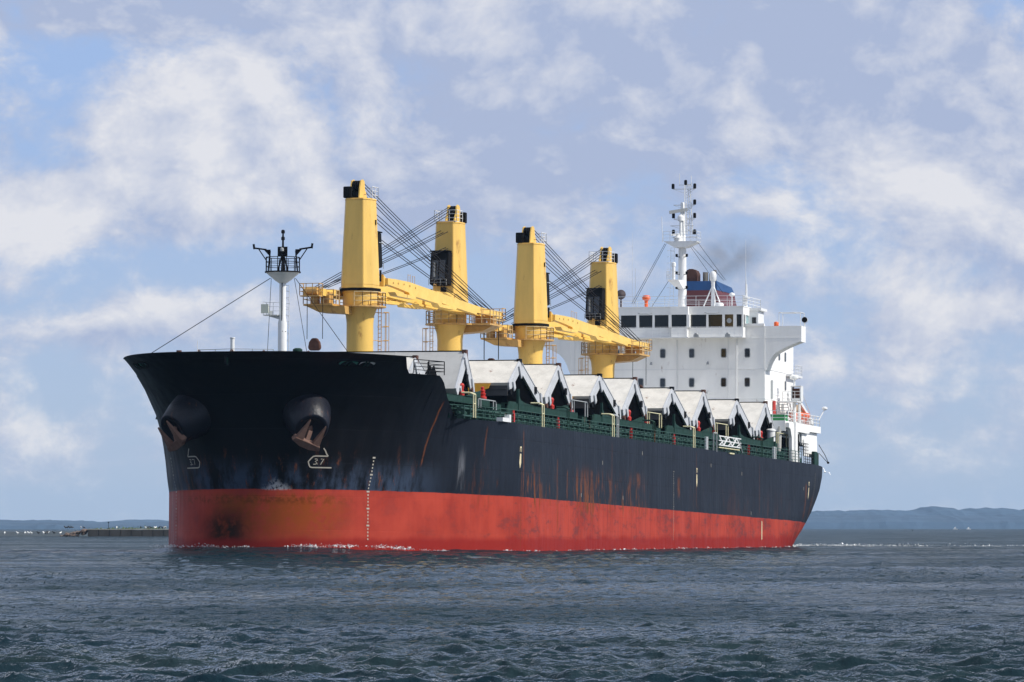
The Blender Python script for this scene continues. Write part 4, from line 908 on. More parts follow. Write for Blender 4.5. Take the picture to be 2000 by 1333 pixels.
for a, b in (((1.0, 21.0), (3.2, 18.9)), ((1.6, 21.3), (3.4, 18.9)), ((.8, 21.0), (3.1, 17.7))): m_.rod((M0, mp + a[0], a[1]), (M0 + 6, mp + b[0] - .5, b[1] - .8), .018, n=4)
m_.build('stay_wires', WIR, rm)
m_ = MB(); m_.rod((102.6, 7.5, 15.05), (102.6, 7.5, 17.3), .14, .1, 8); m_.lathe((102.6, 7.5, 15.9), [(.35, 0), (.35, .08)], 10); m_.rod((102.6, 7.1, 15.05), (102.6, 7.5, 16.6), .04); m_.box(102.4, 102.9, 7.2, 7.5, 15.3, 16.2)
m_.rod((102.6, 7.5, 17.3), (102.6, 7.45, 18.4), .03); m_.build('signal_mast', WH2, dh)
m_ = MB(); m_.box(103, 105.5, 7.75, 8.6, 12.1, 14.9); m_.box(102.9, 105.6, 7.7, 8.9, 14.75, 15.0); m_.build('flag_locker', WH2, dh)
m_ = MB(); m_.box(102.93, 103.0, 8.0, 8.4, 13.4, 14.1); m_.build('locker_window', GLS, dh)
# aft decks, boat deck and stern house
bd = empty('boat_deck', ship)
m_ = MB(); m_.box(99.0, 115.0, -12.2, 12.2, 3.75, 3.95); m_.box(115, 121, -8, 8, 3.75, 3.95); m_.prism([(99.3, 3.1), (99.3, 3.76), (115, 3.76), (115, 3.3), (110, 3.3), (109.6, 3.1)], 'y', 12.0, 12.2)
m_.box(98.8, 99.05, -12.2, 12.2, 3.0, 4.0); m_.build('deck_slab', WHT, bd)
m_ = MB(); m_.prism([(100.3, 0), (102.0, 0), (102.0, 2.2), (102.6, 3.0), (103.3, 3.3), (103.3, 3.8), (98.9, 3.8), (98.9, 3.35), (99.6, 3.2), (100.2, 2.4)], 'y', 12.25, 12.55)
m_.box(101.0, 101.9, 12.5, 12.75, -.05, 3.9); m_.build('side_pillar', WHT, bd)
m_ = MB(); m_.prism([(107.6, 2.0), (114.6, 1.4), (114.6, 3.76), (105, 3.76), (105, 3.4), (106.9, 3.4), (107.6, 2.8)], 'y', 11.7, 11.9); m_.box(108, 114, 11.92, 12.05, .9, 2.5); m_.build('side_screen', WHT, bd)
m_ = MB(); m_.box(104, 120, -8, 9.0, -.05, 3.75); m_.build('inner_house', mat('grey_bulkhead', (.30, .31, .31), .6, dirt=.5), bd)  # plain mid-grey bulkhead
m_ = MB()
for a in (104.5, 106, 107.4, 109): m_.box(a, a + .35, 10.4, 10.7, 0, 2.6)
for i in range(9): m_.box(103.0 + i * .22, 103.4 + i * .22, 10.0, 11.4, .2 + i * .32, .26 + i * .32)
m_.rail([(104, 12.2, 1.2), (111, 12.0, 1.2)], .9, 3, .9, .03); m_.rail([(104, 12.9, -.05), (112, 12.4, -.05), (118, 11.3, -.05)], 1.1, 4, 1.2, .03); m_.build('side_passage_fittings', BLK, bd)
m_ = MB(); m_.rail([(99.1, 12.1, 3.95), (114.9, 12.1, 3.95), (114.9, -12, 3.95)], 1.0, 3, 1.5, .03); m_.rail([(99.1, 8.5, 3.95), (99.1, 12.1, 3.95)], 1.0, 3, 1.2, .03); m_.build('railing', WH2, bd)
m_ = MB(); m_.box(99.5, 101.0, 9.9, 12.0, 3.96, 4.6); m_.build('green_locker', mat('bright_green', (.02, .22, .06), .5, dirt=.3), bd)
m_ = MB(); m_.box(104.5, 105.0, 9.72, 9.9, 4.8, 6.1); m_.build('fire_locker', RED, bd)
m_ = MB(); m_.lathe((97.5, 11.1, 1.9), [(.42, 0), (.42, 1.0), (.48, 1.02), (.48, 1.15), (.3, 1.25)], 18); m_.build('mushroom_vent', WH2, bd, True)
m_ = MB(); m_.lathe((97.6, 11.2, -.05), [(.5, 0), (.5, 2.0)], 16); m_.build('tank', GRN, bd, True)
for i in range(3): m_ = MB(); m_.box(110.2 + i * 1.9, 111.7 + i * 1.9, 12.3 - i * .35, 12.6 - i * .35, 0, 1.4); m_.build('mooring_roller_box', GRN, bd, bevel=.05)
m_ = MB(); m_.rod((98.4, 11.6, .0), (99.0, 11.6, 3.4), .28, .22, 12); m_.rod((99.8, 11.4, 0), (99.4, 11.4, 3), .12); m_.build('hose_reel', mat('canvas_grey', (.40, .40, .38), .8, dirt=.5, dscale=3), bd)
# stair tower on the quarter and provision crane
m_ = MB(); m_.ladder((108.6, 10.3, 3.95), (106.6, 10.2, 6.1), (0, .9, 0), .05, .34); m_.rail([(108.6, 10.8, 4.0), (106.6, 10.7, 6.1)], .9, 2, 1.5, .025); m_.build('stairway', GRY, bd)
pc = empty('provision_crane', ship, (0, 0, -1.9))
m_ = MB(); m_.rod((107.0, 11.3, 5.8), (107.0, 11.3, 8.0), .2, .18, 12); m_.rod((107.3, 11.75, 5.8), (107.3, 11.7, 8.0), .13, n=10); m_.box(106.8, 107.6, 11.0, 12.0, 8.0, 8.15); m_.build('post', WH2, pc)
m_ = MB(); m_.box(106.7, 106.8, 11.0, 12.0, 8.15, 8.3); m_.box(106.7, 107.8, 11.0, 11.1, 8.15, 9.5); m_.box(106.7, 107.8, 11.9, 12.0, 8.15, 9.5); m_.box(106.7, 107.8, 11.0, 12.0, 9.45, 9.55); m_.build('winch_frame', WH2, pc)
m_ = MB(); m_.box(106.95, 107.7, 11.12, 11.88, 8.3, 9.3); m_.build('winch', RST, pc)
m_ = MB(); m_.rod((107, 11.3, 9.55), (107, 11.3, 10.1), .1); m_.lathe((106.9, 11.3, 10.1), [(.15, 0), (.42, .15), (.42, .35), (.2, .5)], 14); m_.build('light_dome', WH2, pc, True)
m_ = MB(); m_.bar((107.3, 11.8, 7.9), (112, 11.9, 6.3), .22, .3); m_.path([(107.4, 11.8, 9.3), (112, 11.9, 6.7)], .03); m_.build('boom', WH2, pc)
m_ = MB(); m_.rail([(105.2, 10.0, 8.0), (106.7, 10.2, 8.0), (106.7, 12.0, 8.0)], 1.0, 3, .7, .025); m_.box(105, 106.8, 10, 12, 7.9, 8.0); m_.build('landing', WH2, pc)
m_ = MB(); m_.box(110.5, 115.5, 9.6, 10.25, 8.75, 8.95); m_.rail([(112.5, 10.2, 8.95), (115.4, 10.2, 8.95), (115.4, 9.2, 8.95)], 1.0, 3, .8, .022); m_.build('side_platform', WH2, dh)
m_ = MB(); m_.rod((114.5, 12.1, 4.6), (115.2, 12.5, 5.6), .05); m_.lathe((115.2, 12.55, 5.6), [(.12, 0), (.28, .1), (.28, .25), (.1, .35)], 10); m_.build('stern_light', WH2, ship)
m_ = MB(); m_.path([(115, 12.0, 2.2), (115.6, 12.5, 1.2), (115.9, 12.75, .5)], .035); m_.path([(115, 12.0, 1.4), (115.8, 12.7, .5)], .03); m_.lathe((115.9, 12.75, .35), [(.04, 0), (.13, .06), (.13, .18), (.04, .22)], 8); m_.build('stern_boom', BLK, ship)
m_ = MB(); m_.box(122, 125.5, -8.0, 8.0, -.05, 1.2); m_.build('stern_bulwark', GRN, ship)

# separate things carried on board
rb = empty('rescue_boat'); place(rb, 109.6, 11.2, 4.3)
tag(rb, 'small orange rescue boat in its cradle on the aft boat deck', 'boat')
def boatbody(L, w, h, zo=0):
    m = MB(); sec = []
    for t in np.linspace(-1, 1, 11):
        k = (1 - abs(t) ** 2.6) ** .6 + .03; sec.append([(t * L / 2, a * w / 2 * k, zo + b * h) for a, b in ((-.5, 0), (.5, 0), (1, .45), (.95, .8), (-.95, .8), (-1, .45))])
    for a, b in zip(sec, sec[1:]): m.loop2(a, b)
    return m
boatbody(4.4, 1.8, 1.0).build('hull', ORG, rb, ship=False)
m_ = MB(); m_.loop2([(-1.2, -.5, .8), (1.3, -.5, .8), (1.3, .5, .8), (-1.2, .5, .8)], [(-.8, -.35, 1.6), (.7, -.35, 1.6), (.7, .35, 1.6), (-.8, .35, 1.6)]); m_.build('console', mat('boat_cream', (.55, .42, .28), .5), rb, ship=False, bevel=.05)
for ds in (-1.5, 1.5): m_ = MB(); m_.box(ds - .08, ds + .08, -.7, .7, -.35, .1); m_.build('cradle', WH2, rb, ship=False)
lr = empty('liferaft_canister'); tag(lr, '', 'liferaft', 'white liferaft canisters on the aft boat deck rail'); lr['label'] = 'white drum-shaped liferaft canister lying by the aft boat deck railing'
m_ = MB(); m_.lathe((-.75, 0, .45), [(.2, 0), (.38, .08), (.42, .3), (.42, .72), (.45, .74), (.45, .78), (.42, .8), (.42, 1.2), (.38, 1.42), (.2, 1.5)], 18, (1, 0, 0)); m_.build('canister', WH2, lr, True, ship=False)
m_ = MB(); m_.box(-.55, -.45, -.4, .4, 0, .25); m_.box(.45, .55, -.4, .4, 0, .25); m_.build('cradle', GRY, lr, ship=False)
for i, s in enumerate((112.6, 114.0)):
    o = lr if i == 0 else dup(lr); place(o, s, 11.2, 3.96)

# ------------------------------------------------------------------ engine smoke over the funnel
def smoke():
    me = bpy.data.meshes.new('smoke'); bm = bmesh.new(); bmesh.ops.create_icosphere(bm, subdivisions=3, radius=1); bm.to_mesh(me); bm.free()
    o = bpy.data.objects.new('smoke', me); COL.objects.link(o)
    o.matrix_world = SM @ Matrix.Translation((113.5, -8.6 + 5.0, 20.6)) @ Matrix.Rotation(R(0), 4, 'Y') @ Matrix.Diagonal((5, 5.2, 3.3, 1))
    m = bpy.data.materials.new('engine_smoke'); m.use_nodes = True; T = NT(m.node_tree); T.n.clear()
    oc = T.new('ShaderNodeTexCoord').outputs['Object']
    r = T.v('LENGTH', oc); fall = T.ramp(r, 1.0, .1)
    n = T.noise(T.v('MULTIPLY', oc, (1.2, 1.5, 1)), 1.6, 5, .6)
    x, y, z = T.sep(oc)
    c2 = T.v('LENGTH', T.v('MULTIPLY', T.v('SUBTRACT', oc, (-.2, .55, -.45)), (1, 1.6, 1.3)))
    core = T.ramp(c2, .9, .0, 0, 2.2)
    d = T.m('MULTIPLY', T.m('MULTIPLY', T.m('ADD', fall, T.m('MULTIPLY', core, fall)), T.ramp(n, .3, .7)), .16)
    pv = T.new('ShaderNodeVolumePrincipled'); pv.inputs['Color'].default_value = (.22, .19, .18, 1); T.put(pv.inputs['Density'], d); pv.inputs['Anisotropy'].default_value = .2
    out = T.new('ShaderNodeOutputMaterial'); T.l.new(pv.outputs[0], out.inputs['Volume']); me.materials.append(m)
    tag(o, 'thin grey-brown exhaust smoke drifting aft from the funnel', 'smoke', kind='stuff'); return o
smoke()

# ------------------------------------------------------------------ water
NW = 110
k_dir = R(248)
lam = np.exp(rng.uniform(math.log(.2), math.log(2.8), NW)); th = k_dir + rng.normal(0, .85, NW)
kk = 2 * math.pi / lam; amp = .0088 * lam ** .85 * rng.uniform(.6, 1.3, NW); amp[lam > 1.7] *= .75; ph = rng.uniform(0, 2 * math.pi, NW)
big = [(9.5, R(250), .008), (6.0, R(235), .007)]
lam = np.append(lam, [b[0] for b in big]); th = np.append(th, [b[1] for b in big]); amp = np.append(amp, [b[2] for b in big]); kk = 2 * math.pi / lam; ph = np.append(ph, [1., 2.])
def waves(X, Y, res):
    H = np.zeros_like(X); DX = np.zeros_like(X); DY = np.zeros_like(X)
    for l, t, k, a, p in zip(lam, th, kk, amp, ph):
        f = np.clip((l / res - 1.2) / 1.3, 0, 1) * a
        cx, cy = math.cos(t), math.sin(t); w = k * (X * cx + Y * cy) + p
        H += f * np.cos(w); DX -= f * .75 * cx * np.sin(w); DY -= f * .75 * cy * np.sin(w)
    return H, DX, DY
def wake(X, Y):
    """bow wave, hull-side chop and the stern wake in ship coordinates"""
    rx = X - ORI.x; ry = Y - ORI.y
    s = rx * math.sin(PHI) + ry * math.cos(PHI); p = rx * math.cos(PHI) - ry * math.sin(PHI)
    ap = np.abs(p)
    d = ap - np.interp(s, [-30, -28, -25, -20, -10, 0, 85, 105, 120], [0, 3.5, 5, 9, 12.5, 13.7, 13.6, 10, 0])
    h = .42 * np.exp(-((s + 27) / 5.0) ** 2) * np.exp(-(np.maximum(d, 0) / 4.0) ** 2) * (ap < 26)
    h += .16 * np.exp(-((s + 12) / 6) ** 2) * np.exp(-(np.maximum(d, 0) / 2.5) ** 2)
    foam = 0 * h
    foam += .45 * np.exp(-(np.maximum(d, 0) / .8) ** 2) * (s > -24) * (s < 108) * (d > -1.5)
    w = np.exp(-((ap - 8 - (s - 118) * .03) / 2.5) ** 2) + .6 * np.exp(-(ap / 9) ** 2)
    foam += w * (s > 112) * np.exp(-np.maximum(s - 118, 0) / 60.) * .6
    # diverging crest to port that runs away from the quarter
    q = p - (14 + (s - 95) * .55); foam += .9 * np.exp(-(q / 1.6) ** 2) * (s > 112) * np.exp(-np.maximum(s - 112, 0) / 110.)
    return h, foam
# grid: rows thicken towards the camera, columns fan out beyond the frame on both sides
rows = [16.]
while rows[-1] < 5200: z = rows[-1]; rows.append(z + min(max(.10, z * .0016 + (z / 260.) ** 2 * .32), 60))
rows = np.array(rows); NC = 620; tt = np.linspace(-1, 1, NC)
fan = np.sign(tt) * (np.abs(tt) * .075 + np.abs(tt) ** 5 * .10)
Yg = np.repeat(rows[:, None], NC, 1); Xg = Yg * fan[None, :] + (np.sign(tt) * np.abs(tt) ** 5 * 40)[None, :]
dc = np.maximum(np.gradient(Xg, axis=1), np.gradient(rows)[:, None] * .55)
H, DX, DY = waves(Xg, Yg, dc)
gust = .75 + .35 * np.sin(Xg * .021 + 1.3 * np.sin(Yg * .013)) * np.sin(Yg * .027 + 1.1)
wh, foam = wake(Xg, Yg)
edge = np.clip((1 - np.abs(tt)) / .06, 0, 1)[None, :] * np.clip((Yg - 16) / 8, 0, 1)
Zg = (H * gust + wh) * edge - .27 * (1 - edge)
cr_ = np.clip((H * gust - .26) / .12, 0, 1) * (rng.random(Xg.shape) > .25)
vx = np.stack([Xg + DX * edge, Yg + DY * edge, Zg], -1).reshape(-1, 3)
me = bpy.data.meshes.new('water'); nr = len(rows)
me.vertices.add(nr * NC); me.vertices.foreach_set('co', vx.astype(np.float32).ravel())
ii = (np.arange(nr - 1)[:, None] * NC + np.arange(NC - 1)[None, :]).ravel()
quads = np.stack([ii, ii + 1, ii + NC + 1, ii + NC], 1).astype(np.int32)
me.loops.add(quads.size); me.loops.foreach_set('vertex_index', quads.ravel()); me.polygons.add(len(quads))
me.polygons.foreach_set('loop_start', np.arange(0, quads.size, 4, dtype=np.int32)); me.polygons.foreach_set('use_smooth', np.ones(len(quads), bool)); me.update(calc_edges=True)
at = me.attributes.new('foam', 'FLOAT', 'POINT'); at.data.foreach_set('value', (np.clip(foam, 0, 1.5)).astype(np.float32).ravel())


def water_material():
    m = bpy.data.materials.new('sea_water'); m.use_nodes = True; T = NT(m.node_tree); b = T.n['Principled BSDF']
    oc = T.new('ShaderNodeNewGeometry').outputs['Position']
    flat = T.v('MULTIPLY', oc, (1, 1, 0))
    a = T.new('ShaderNodeAttribute'); a.attribute_name = 'foam'
    n = T.noise(T.v('MULTIPLY', flat, (1, .5, 1)), 1.1, 6, .7); nb = T.noise(flat, .09, 4, .6)
    col = T.mix(T.ramp(nb, .35, .65), (.009, .023, .033), (.014, .028, .033))
    fo = T.ramp(T.m('ADD', T.m('MULTIPLY', a.outputs['Fac'], .55), T.m('MULTIPLY', n, .6)), .62, .80)
    fo = T.m('MULTIPLY', fo, T.ramp(a.outputs['Fac'], .05, .3))
    bp = T.new('ShaderNodeBump'); bp.inputs['Strength'].default_value = 1.0; bp.inputs['Distance'].default_value = 1.0
    r1 = T.noise(T.v('MULTIPLY', flat, (1, .75, 1)), 2.6, 5, .6); r2 = T.noise(flat, .7, 3, .55); r3 = T.noise(flat, 8, 3, .6)
    T.put(bp.inputs['Height'], T.m('ADD', T.m('ADD', T.m('MULTIPLY', r1, .09), T.m('MULTIPLY', r3, .018)), T.m('MULTIPLY', T.m('MULTIPLY', r2, T.ramp(T.sep(oc)[1], 90, 600, 1, 3.4)), .13)))
    T.n.remove(b)
    # murky water body under a skin whose mirror strength follows Fresnel, weakened for wind-roughened facets
    df = T.new('ShaderNodeBsdfDiffuse'); T.put(df.inputs['Color'], col); T.l.new(bp.outputs[0], df.inputs['Normal'])
    gl = T.new('ShaderNodeBsdfGlossy'); gl.inputs['Roughness'].default_value = .05; T.l.new(bp.outputs[0], gl.inputs['Normal'])
    fr = T.new('ShaderNodeFresnel'); fr.inputs['IOR'].default_value = 1.333; T.l.new(bp.outputs[0], fr.inputs['Normal'])
    wind = T.noise(T.v('MULTIPLY', flat, (.8, .8, 1)), .06, 5, .65, .6)
    fac = T.m('MULTIPLY', T.m('MULTIPLY', T.m('POWER', fr.outputs[0], 2.1), .88), T.ramp(wind, .35, .68, .55, 1.35))
    m1 = T.new('ShaderNodeMixShader'); T.put(m1.inputs[0], fac); T.l.new(df.outputs[0], m1.inputs[1]); T.l.new(gl.outputs[0], m1.inputs[2])
    fd = T.new('ShaderNodeBsdfDiffuse'); fd.inputs['Color'].default_value = (.62, .65, .66, 1)
    m2 = T.new('ShaderNodeMixShader'); T.put(m2.inputs[0], fo); T.l.new(m1.outputs[0], m2.inputs[1]); T.l.new(fd.outputs[0], m2.inputs[2])
    T.l.new(m2.outputs[0], T.n['Material Output'].inputs['Surface'])
    return m
WAT = water_material(); me.materials.append(WAT)
wob = bpy.data.objects.new('water', me); COL.objects.link(wob); tag(wob, None, None, kind='structure')
# the open water beyond the modelled swell
m_ = MB()
X0_, Y0_, Y1_ = 30000, -3000, 30000
xl, yl = [-X0_, -950, 950, X0_], [Y0_, 16.2, 5199, Y1_]
fr = .175
m_.add([(-X0_, Y0_, -.25), (X0_, Y0_, -.25), (X0_, Y1_, -.25), (-X0_, Y1_, -.25)], [(0, 1, 2, 3)])
o = m_.build('open_water', WAT, ship=False); tag(o, None, None, kind='structure')

# broken foam thrown up along the waterline: many small flakes, one mass
def foam_mesh():
    r = np.random.default_rng(11); m = MB()
    def fl(s, p, zc, k):
        x = ORI.x + s * math.sin(PHI) + p * math.cos(PHI); y = ORI.y + s * math.cos(PHI) - p * math.sin(PHI)
        a, b, c = (Vector(r.normal(0, k, 3)) for _ in range(3)); q = Vector((x, y, zc)); m.add([q + a * 1.5, q + b, q + c], [(0, 1, 2)])
    for side in (1, -1):
        for _ in range(7000):
            s = -28 + 24 * r.random() ** 1.3 if r.random() < .7 else -28 + 130 * r.random()
            zw = -9.35 + (s + 27) * .0178
            w = halfw(s, zw); cl = .5 + .5 * math.sin(s * 1.9 + side) * math.sin(s * .73 + 2 * side + .4)
            if r.random() > cl ** 3: continue
            bow = math.exp(-((s + 24) / 6.) ** 2) if s < -8 else .0
            d = abs(r.normal(0, .35 + .5 * bow)); base = .42 * bow + .02
            fl(s - .3 * bow, side * (w + d), base + abs(r.normal(0, .03 + .09 * bow * cl)), r.uniform(.02, .055))
    for _ in range(1500):
        s = 112 + r.exponential(26); p = 10 + (s - 100) * .60 + r.normal(0, 1.2) + 3 * math.sin(s * .21)
        if math.sin(s * .5) * math.sin(s * .171 + 1) < .05: continue
        fl(s, p, .01 + abs(r.normal(0, .02)), r.uniform(.03, .06))
    for _ in range(1300):
        s = 122 + r.exponential(14); fl(s, r.normal(5, 6), .01 + abs(r.normal(0, .03)), r.uniform(.03, .07))
    o = m.build('foam', mat('sea_foam', (.72, .74, .75), .8, dirt=.1), ship=False); tag(o, 'broken white foam along the ship waterline and in its wake', 'foam', kind='stuff')
foam_mesh()

# ------------------------------------------------------------------ far shores
TRE = mat('hazy_woods', (.045, .088, .145), .9, dirt=.6, dscale=.02)  # woods tinted blue, part of the distance haze painted in
def ridge(name, y, x0, x1, prof, dpt, step=9.0, seed=0, jag=1.0):
    r = np.random.default_rng(seed); xs = np.arange(x0, x1, step, dtype=float); base = np.interp(xs, [p[0] for p in prof], [p[1] for p in prof])
    bumps = np.zeros_like(xs)
    for w, a in ((7, .5), (23, .7), (61, .8), (140, .6)):
        bumps += a * np.interp(xs, np.arange(x0, x1 + w, w), r.uniform(-1, 1, len(np.arange(x0, x1 + w, w))))
    top = base + bumps * jag
    m = MB(); n = len(xs); V = []
    layers = [(0, 0), (.1, .45), (.35, .75), (.6, .92), (1, 1)]
    for f, h in layers:
        jit = r.uniform(-.4, .4, n) * jag * (f > 0)
        V += [(x, y + f * dpt + r.uniform(-2, 2), t * h + j - (3 if f == 0 else 0)) for x, t, j in zip(xs, top, jit)]
    F_ = [(l * n + i, l * n + i + 1, (l + 1) * n + i + 1, (l + 1) * n + i) for l in range(len(layers) - 1) for i in range(n - 1)]
    m.V = V; m.F = F_; o = m.build(name, TRE, ship=False, smooth=False); tag(o, None, None, kind='structure'); return o
K = 10500.
def pf(y, pts): return [((x - 1000) / K * y, (1030 - yy) / K * y + EYE) for x, yy in pts]
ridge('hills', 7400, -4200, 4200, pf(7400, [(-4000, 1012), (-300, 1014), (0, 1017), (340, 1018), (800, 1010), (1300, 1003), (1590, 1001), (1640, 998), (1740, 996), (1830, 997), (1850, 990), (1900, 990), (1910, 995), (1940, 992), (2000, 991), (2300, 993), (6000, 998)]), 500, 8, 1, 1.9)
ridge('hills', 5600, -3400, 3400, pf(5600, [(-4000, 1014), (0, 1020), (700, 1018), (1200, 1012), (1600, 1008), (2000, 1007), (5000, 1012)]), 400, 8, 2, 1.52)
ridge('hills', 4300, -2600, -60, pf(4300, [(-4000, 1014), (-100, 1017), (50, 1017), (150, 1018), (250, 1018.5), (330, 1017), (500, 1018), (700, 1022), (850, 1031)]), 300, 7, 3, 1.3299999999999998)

# low spit and the breakwater with its gulls
m_ = MB(); r = np.random.default_rng(5); xs = np.arange(-190, -78, 1.5); n = len(xs); V = []
for f, h in ((-1, -1.2), (0, .3), (.5, .8), (1.2, 1.0), (2.2, -1.0)): V += [(x, 1098 + f * 9 + r.uniform(-1, 1), h + (r.uniform(-.14, .14) if h > 0 else 0)) for x in xs]
m_.V = V; m_.F = [(l * n + i, l * n + i + 1, (l + 1) * n + i + 1, (l + 1) * n + i) for l in range(4) for i in range(n - 1)]
o = m_.build('sand_spit', mat('hazy_spit', (.035, .05, .06), .8, dirt=.6, dscale=.4), ship=False); tag(o, None, None, kind='structure')  # blue-green of far scrub, with distance haze put into the colour
BKM = mat('breakwater_concrete', (.045, .042, .038), .85, dirt=.8, dscale=.4, streak=True, bump=.6)
bw = empty('breakwater', None, (-60, 1092, 0)); tag(bw, 'long low dark concrete breakwater with green scrub on top, left of the bow', 'breakwater')
m_ = MB(); xs = np.arange(-26, 40, 2.2)
for i, x in enumerate(xs): 
    t = 1.35 + r.uniform(-.05, .05); m_.box(x, x + 2.16, -1.5, 4.5 + r.uniform(-.1, .1), -1.5, t)
m_.build('wall', BKM, bw, ship=False, bevel=.06)
m_ = MB()
for x in np.arange(-26, 40, 3.1): m_.box(x, x + 3.0, -1.3, 4.0, 1.36, 1.5 + r.uniform(0, .08))
m_.build('capping', mat('pale_concrete', (.33, .33, .28), .8, dirt=.5, dscale=.6), bw, ship=False)
def clump(mb, cx, cy, cz, rx, rz, n):
    for _ in range(n):
        p = Vector((cx + r.normal(0, rx), cy + r.normal(0, .8), cz + abs(r.normal(0, rz)))); d = Vector(r.normal(0, 1, 3)).normalized(); u = d.orthogonal().normalized(); w = d.cross(u); k = r.uniform(.06, .16)
        mb.add([p + u * k, p + w * k, p - u * k, p - w * k], [(0, 1, 2, 3)])
m_ = MB()
for cx, rx, rz, n_ in ((-18, 1.6, .2, 160), (-13, 1.8, .22, 180), (-6, .8, .12, 60), (2, 2.8, .28, 420), (7, 2.2, .25, 300), (15, 1, .1, 50), (-22, 1.4, .12, 60), (24, 1.6, .12, 70)): clump(m_, cx, 1, 1.5, rx, rz, n_)
m_.build('scrub', mat('scrub_green', (.09, .14, .03), .8, dirt=.5), bw, ship=False)
# tumbled stones at the breakwater head
STN = mat('granite', (.15, .11, .09), .85, dirt=.7, dscale=1.5, bump=.5)
rocks = MB()
def rock(cx, cy, cz, k):
    bm = bmesh.new(); bmesh.ops.create_icosphere(bm, subdivisions=1, radius=1)
    for v in bm.verts: v.co = Vector((cx + v.co.x * k * r.uniform(.8, 1.3), cy + v.co.y * k * r.uniform(.8, 1.2), cz + v.co.z * k * r.uniform(.6, .95)))
    m = MB(); m.V = [tuple(v.co) for v in bm.verts]; m.F = [tuple(v.index for v in f.verts) for f in bm.faces]; bm.free(); return m
for i in range(44):
    x = -26.4 - 5.2 * r.random() ** 1.5; z = r.uniform(-.2, .15) + 1.35 * max(0, 1 + (x + 26.4) / 5.4) * r.random() ** .5
    o = rock(0, 0, 0, r.uniform(.28, .52)).build('boulder', STN, ship=False); o.location = (-60 + x, 1091 + r.uniform(-1.2, 1.5), z)
    tag(o, 'pale brown boulder in the stone heap at the head of the breakwater', 'boulder', 'boulders heaped at the head of the breakwater')
# beacon pole
bp_ = MB().rod((0, 0, 0), (0, 0, 1.3), .05, .04); bp_.box(-.12, .12, -.12, .12, 1.2, 1.45); bp_.box(-.3, .3, -.3, .3, 0, .1)
o = bp_.build('marker_post', BLK, ship=False); o.location = (-81.9, 1092, 1.5); tag(o, 'thin dark post standing on top of the breakwater', 'post')

def bird_meshes(body, wingc):
    b = MB(); sec = []
    for t, w, zc in ((-.28, .015, .18), (-.16, .06, .19), (-.02, .10, .2), (.1, .09, .24), (.17, .05, .31)):
        sec.append([(t, w * math.cos(a), zc + w * math.sin(a)) for a in np.linspace(0, 2 * math.pi, 9)[:-1]])
    for a, c in zip(sec, sec[1:]): b.loop2(a, c)
    b.lathe((.18, 0, .30), [(.03, -.02), (.055, .03), (.055, .07), (.02, .11)], 8); b.rod((.22, 0, .37), (.31, 0, .355), .015, .004)
    b.rod((0, .03, 0), (0, .03, .14), .01); b.rod((0, -.03, 0), (0, -.03, .14), .01)
    return b
wg = mat('gull_white', (.80, .80, .78), .7, dirt=.1); dg = mat('cormorant_black', (.015, .015, .016), .6)
gull0 = bird_meshes(0, 0).build('gull', wg, ship=False); corm0 = bird_meshes(0, 0).build('cormorant', dg, ship=False)
G1 = [(45, .1), (167, .0), (244, .1), (262, .0), (282, .0), (310, .05), (418, .1), (430, .0), (460, .1), (592, .1)]
for i, (u, _) in enumerate(G1):
    o = gull0 if i == 0 else dup(gull0); x = (u / 5 - 1000) / K * 1092; o.location = (x, 1092 + r.uniform(-1, 2), .42); o.rotation_euler.z = r.uniform(0, 6.28); o.scale = (1.5,) * 3
    tag(o, 'white gull resting on the low sand spit at the left edge', 'gull', 'gulls resting on the low sand spit')
for i, u in enumerate((790, 1140, 1425, 1510, 1520, 1600, 1620)):
    o = dup(gull0); x = (u / 5 - 1000) / K * 1092; o.location = (x, 1092.5, 1.55); o.rotation_euler.z = r.uniform(0, 6.28); o.scale = (1.3,) * 3
    tag(o, 'white gull perched on top of the breakwater', 'gull', 'gulls perched along the breakwater')
for i, u in enumerate((372, 462, 445, 525)):
    o = corm0 if i == 0 else dup(corm0); x = (u / 5 - 1000) / K * 1092; o.location = (x, 1093, .42); o.rotation_euler.z = r.uniform(0, 6.28); o.scale = (1.7,) * 3
    tag(o, 'dark waterbird standing on the low sand spit', 'waterbird', 'dark waterbirds on the low sand spit')
for i, u in enumerate((640, 660, 680, 705, 820, 1375, 1445, 1475, 1555, 1585, 1612)):
    o = dup(corm0); x = (u / 5 - 1000) / K * 1092; o.location = (x, 1092.5, 1.5 if u > 720 else 1.55); o.rotation_euler.z = r.uniform(0, 6.28); o.scale = (1.5,) * 3
    tag(o, 'dark waterbird perched on top of the breakwater', 'waterbird', 'dark waterbirds perched along the breakwater')
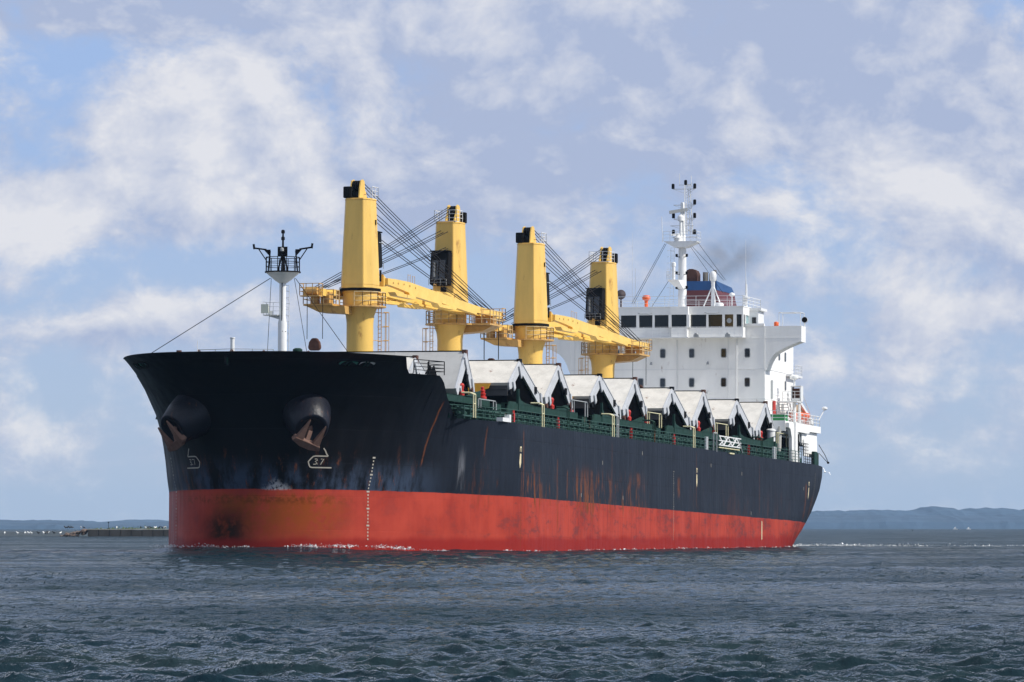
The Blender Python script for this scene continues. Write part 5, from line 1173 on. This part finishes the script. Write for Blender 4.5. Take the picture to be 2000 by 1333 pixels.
# gull in flight behind the stern
b = MB(); b.lathe((-.28, 0, 0), [(.01, 0), (.07, .12), (.09, .28), (.06, .45), (.05, .52), (.01, .6)], 8, (1, 0, 0))
for sg in (1, -1): b.loop2([(.1, sg * .05, .03), (-.08, sg * .05, .03), (-.06, sg * .35, .2), (.1, sg * .35, .22)], [(.09, sg * .05, .045), (-.08, sg * .05, .045), (-.06, sg * .35, .215), (.1, sg * .35, .235)]); b.loop2([(.1, sg * .35, .22), (-.06, sg * .35, .2), (-.14, sg * .7, .1), (-.08, sg * .7, .11)], [(.1, sg * .35, .235), (-.06, sg * .35, .215), (-.14, sg * .7, .11), (-.08, sg * .7, .12)])
o = b.build('gull', wg, ship=False); o.location = (31.9, 548, 7.5); o.rotation_euler = (R(35), 0, R(70)); tag(o, 'white gull flying just behind the ship stern', 'gull')
# two dark ducks afloat and three far sails
for i, (x, y) in enumerate(((1768, 1037), (1782, 1038))):
    Z = EYE * K / (y - 1030) * .9; o = dup(corm0); o.location = ((x - 1000) / K * Z, Z, .12); o.scale = (2.2,) * 3; o.rotation_euler.z = 1.2 + i
    tag(o, 'dark waterbird swimming on the open water right of the ship', 'waterbird', 'dark waterbirds swimming right of the ship')
for i, (x, hgt) in enumerate(((1865, 3.4), (1891, 3.0))):
    Z = 3900.; y0 = empty('sailing_boat', None, ((x - 1000) / K * Z, Z, .1), .3 * i); boatbody(3.4, 1.2, .6).build('hull', WH2, y0, ship=False)
    s_ = MB(); s_.loop2([(-1.1, -.02, .8), (.4, -.02, .8), (.4, -.02, hgt * .62)], [(-1.1, .02, .8), (.4, .02, .8), (.4, .02, hgt * .62)]); s_.build('sail', wg, y0, ship=False); s_ = MB(); s_.rod((.45, 0, .6), (.45, 0, hgt * .65), .06); s_.build('mast', GRY, y0, ship=False)
    tag(y0, ['tiny white sailing boat off the far shore, left one of the pair', 'tiny white sailing boat off the far shore, right one of the pair'][i], 'sailing boat')

# ------------------------------------------------------------------ haze
hzb = MB().box(-9000, 9000, -400, 9600, -2.5, 60).build('haze', bpy.data.materials.new('haze_air'), ship=False)
hm_ = hzb.data.materials[0]; hm_.use_nodes = True; T = NT(hm_.node_tree); T.n.clear()
pv = T.new('ShaderNodeVolumePrincipled'); pv.inputs['Color'].default_value = (.42, .68, 1, 1); pv.inputs['Density'].default_value = .00003; pv.inputs['Anisotropy'].default_value = 0
ou = T.new('ShaderNodeOutputMaterial'); T.l.new(pv.outputs[0], ou.inputs['Volume'])
tag(hzb, 'pale blue haze over the water towards the far shore', 'haze', kind='stuff')
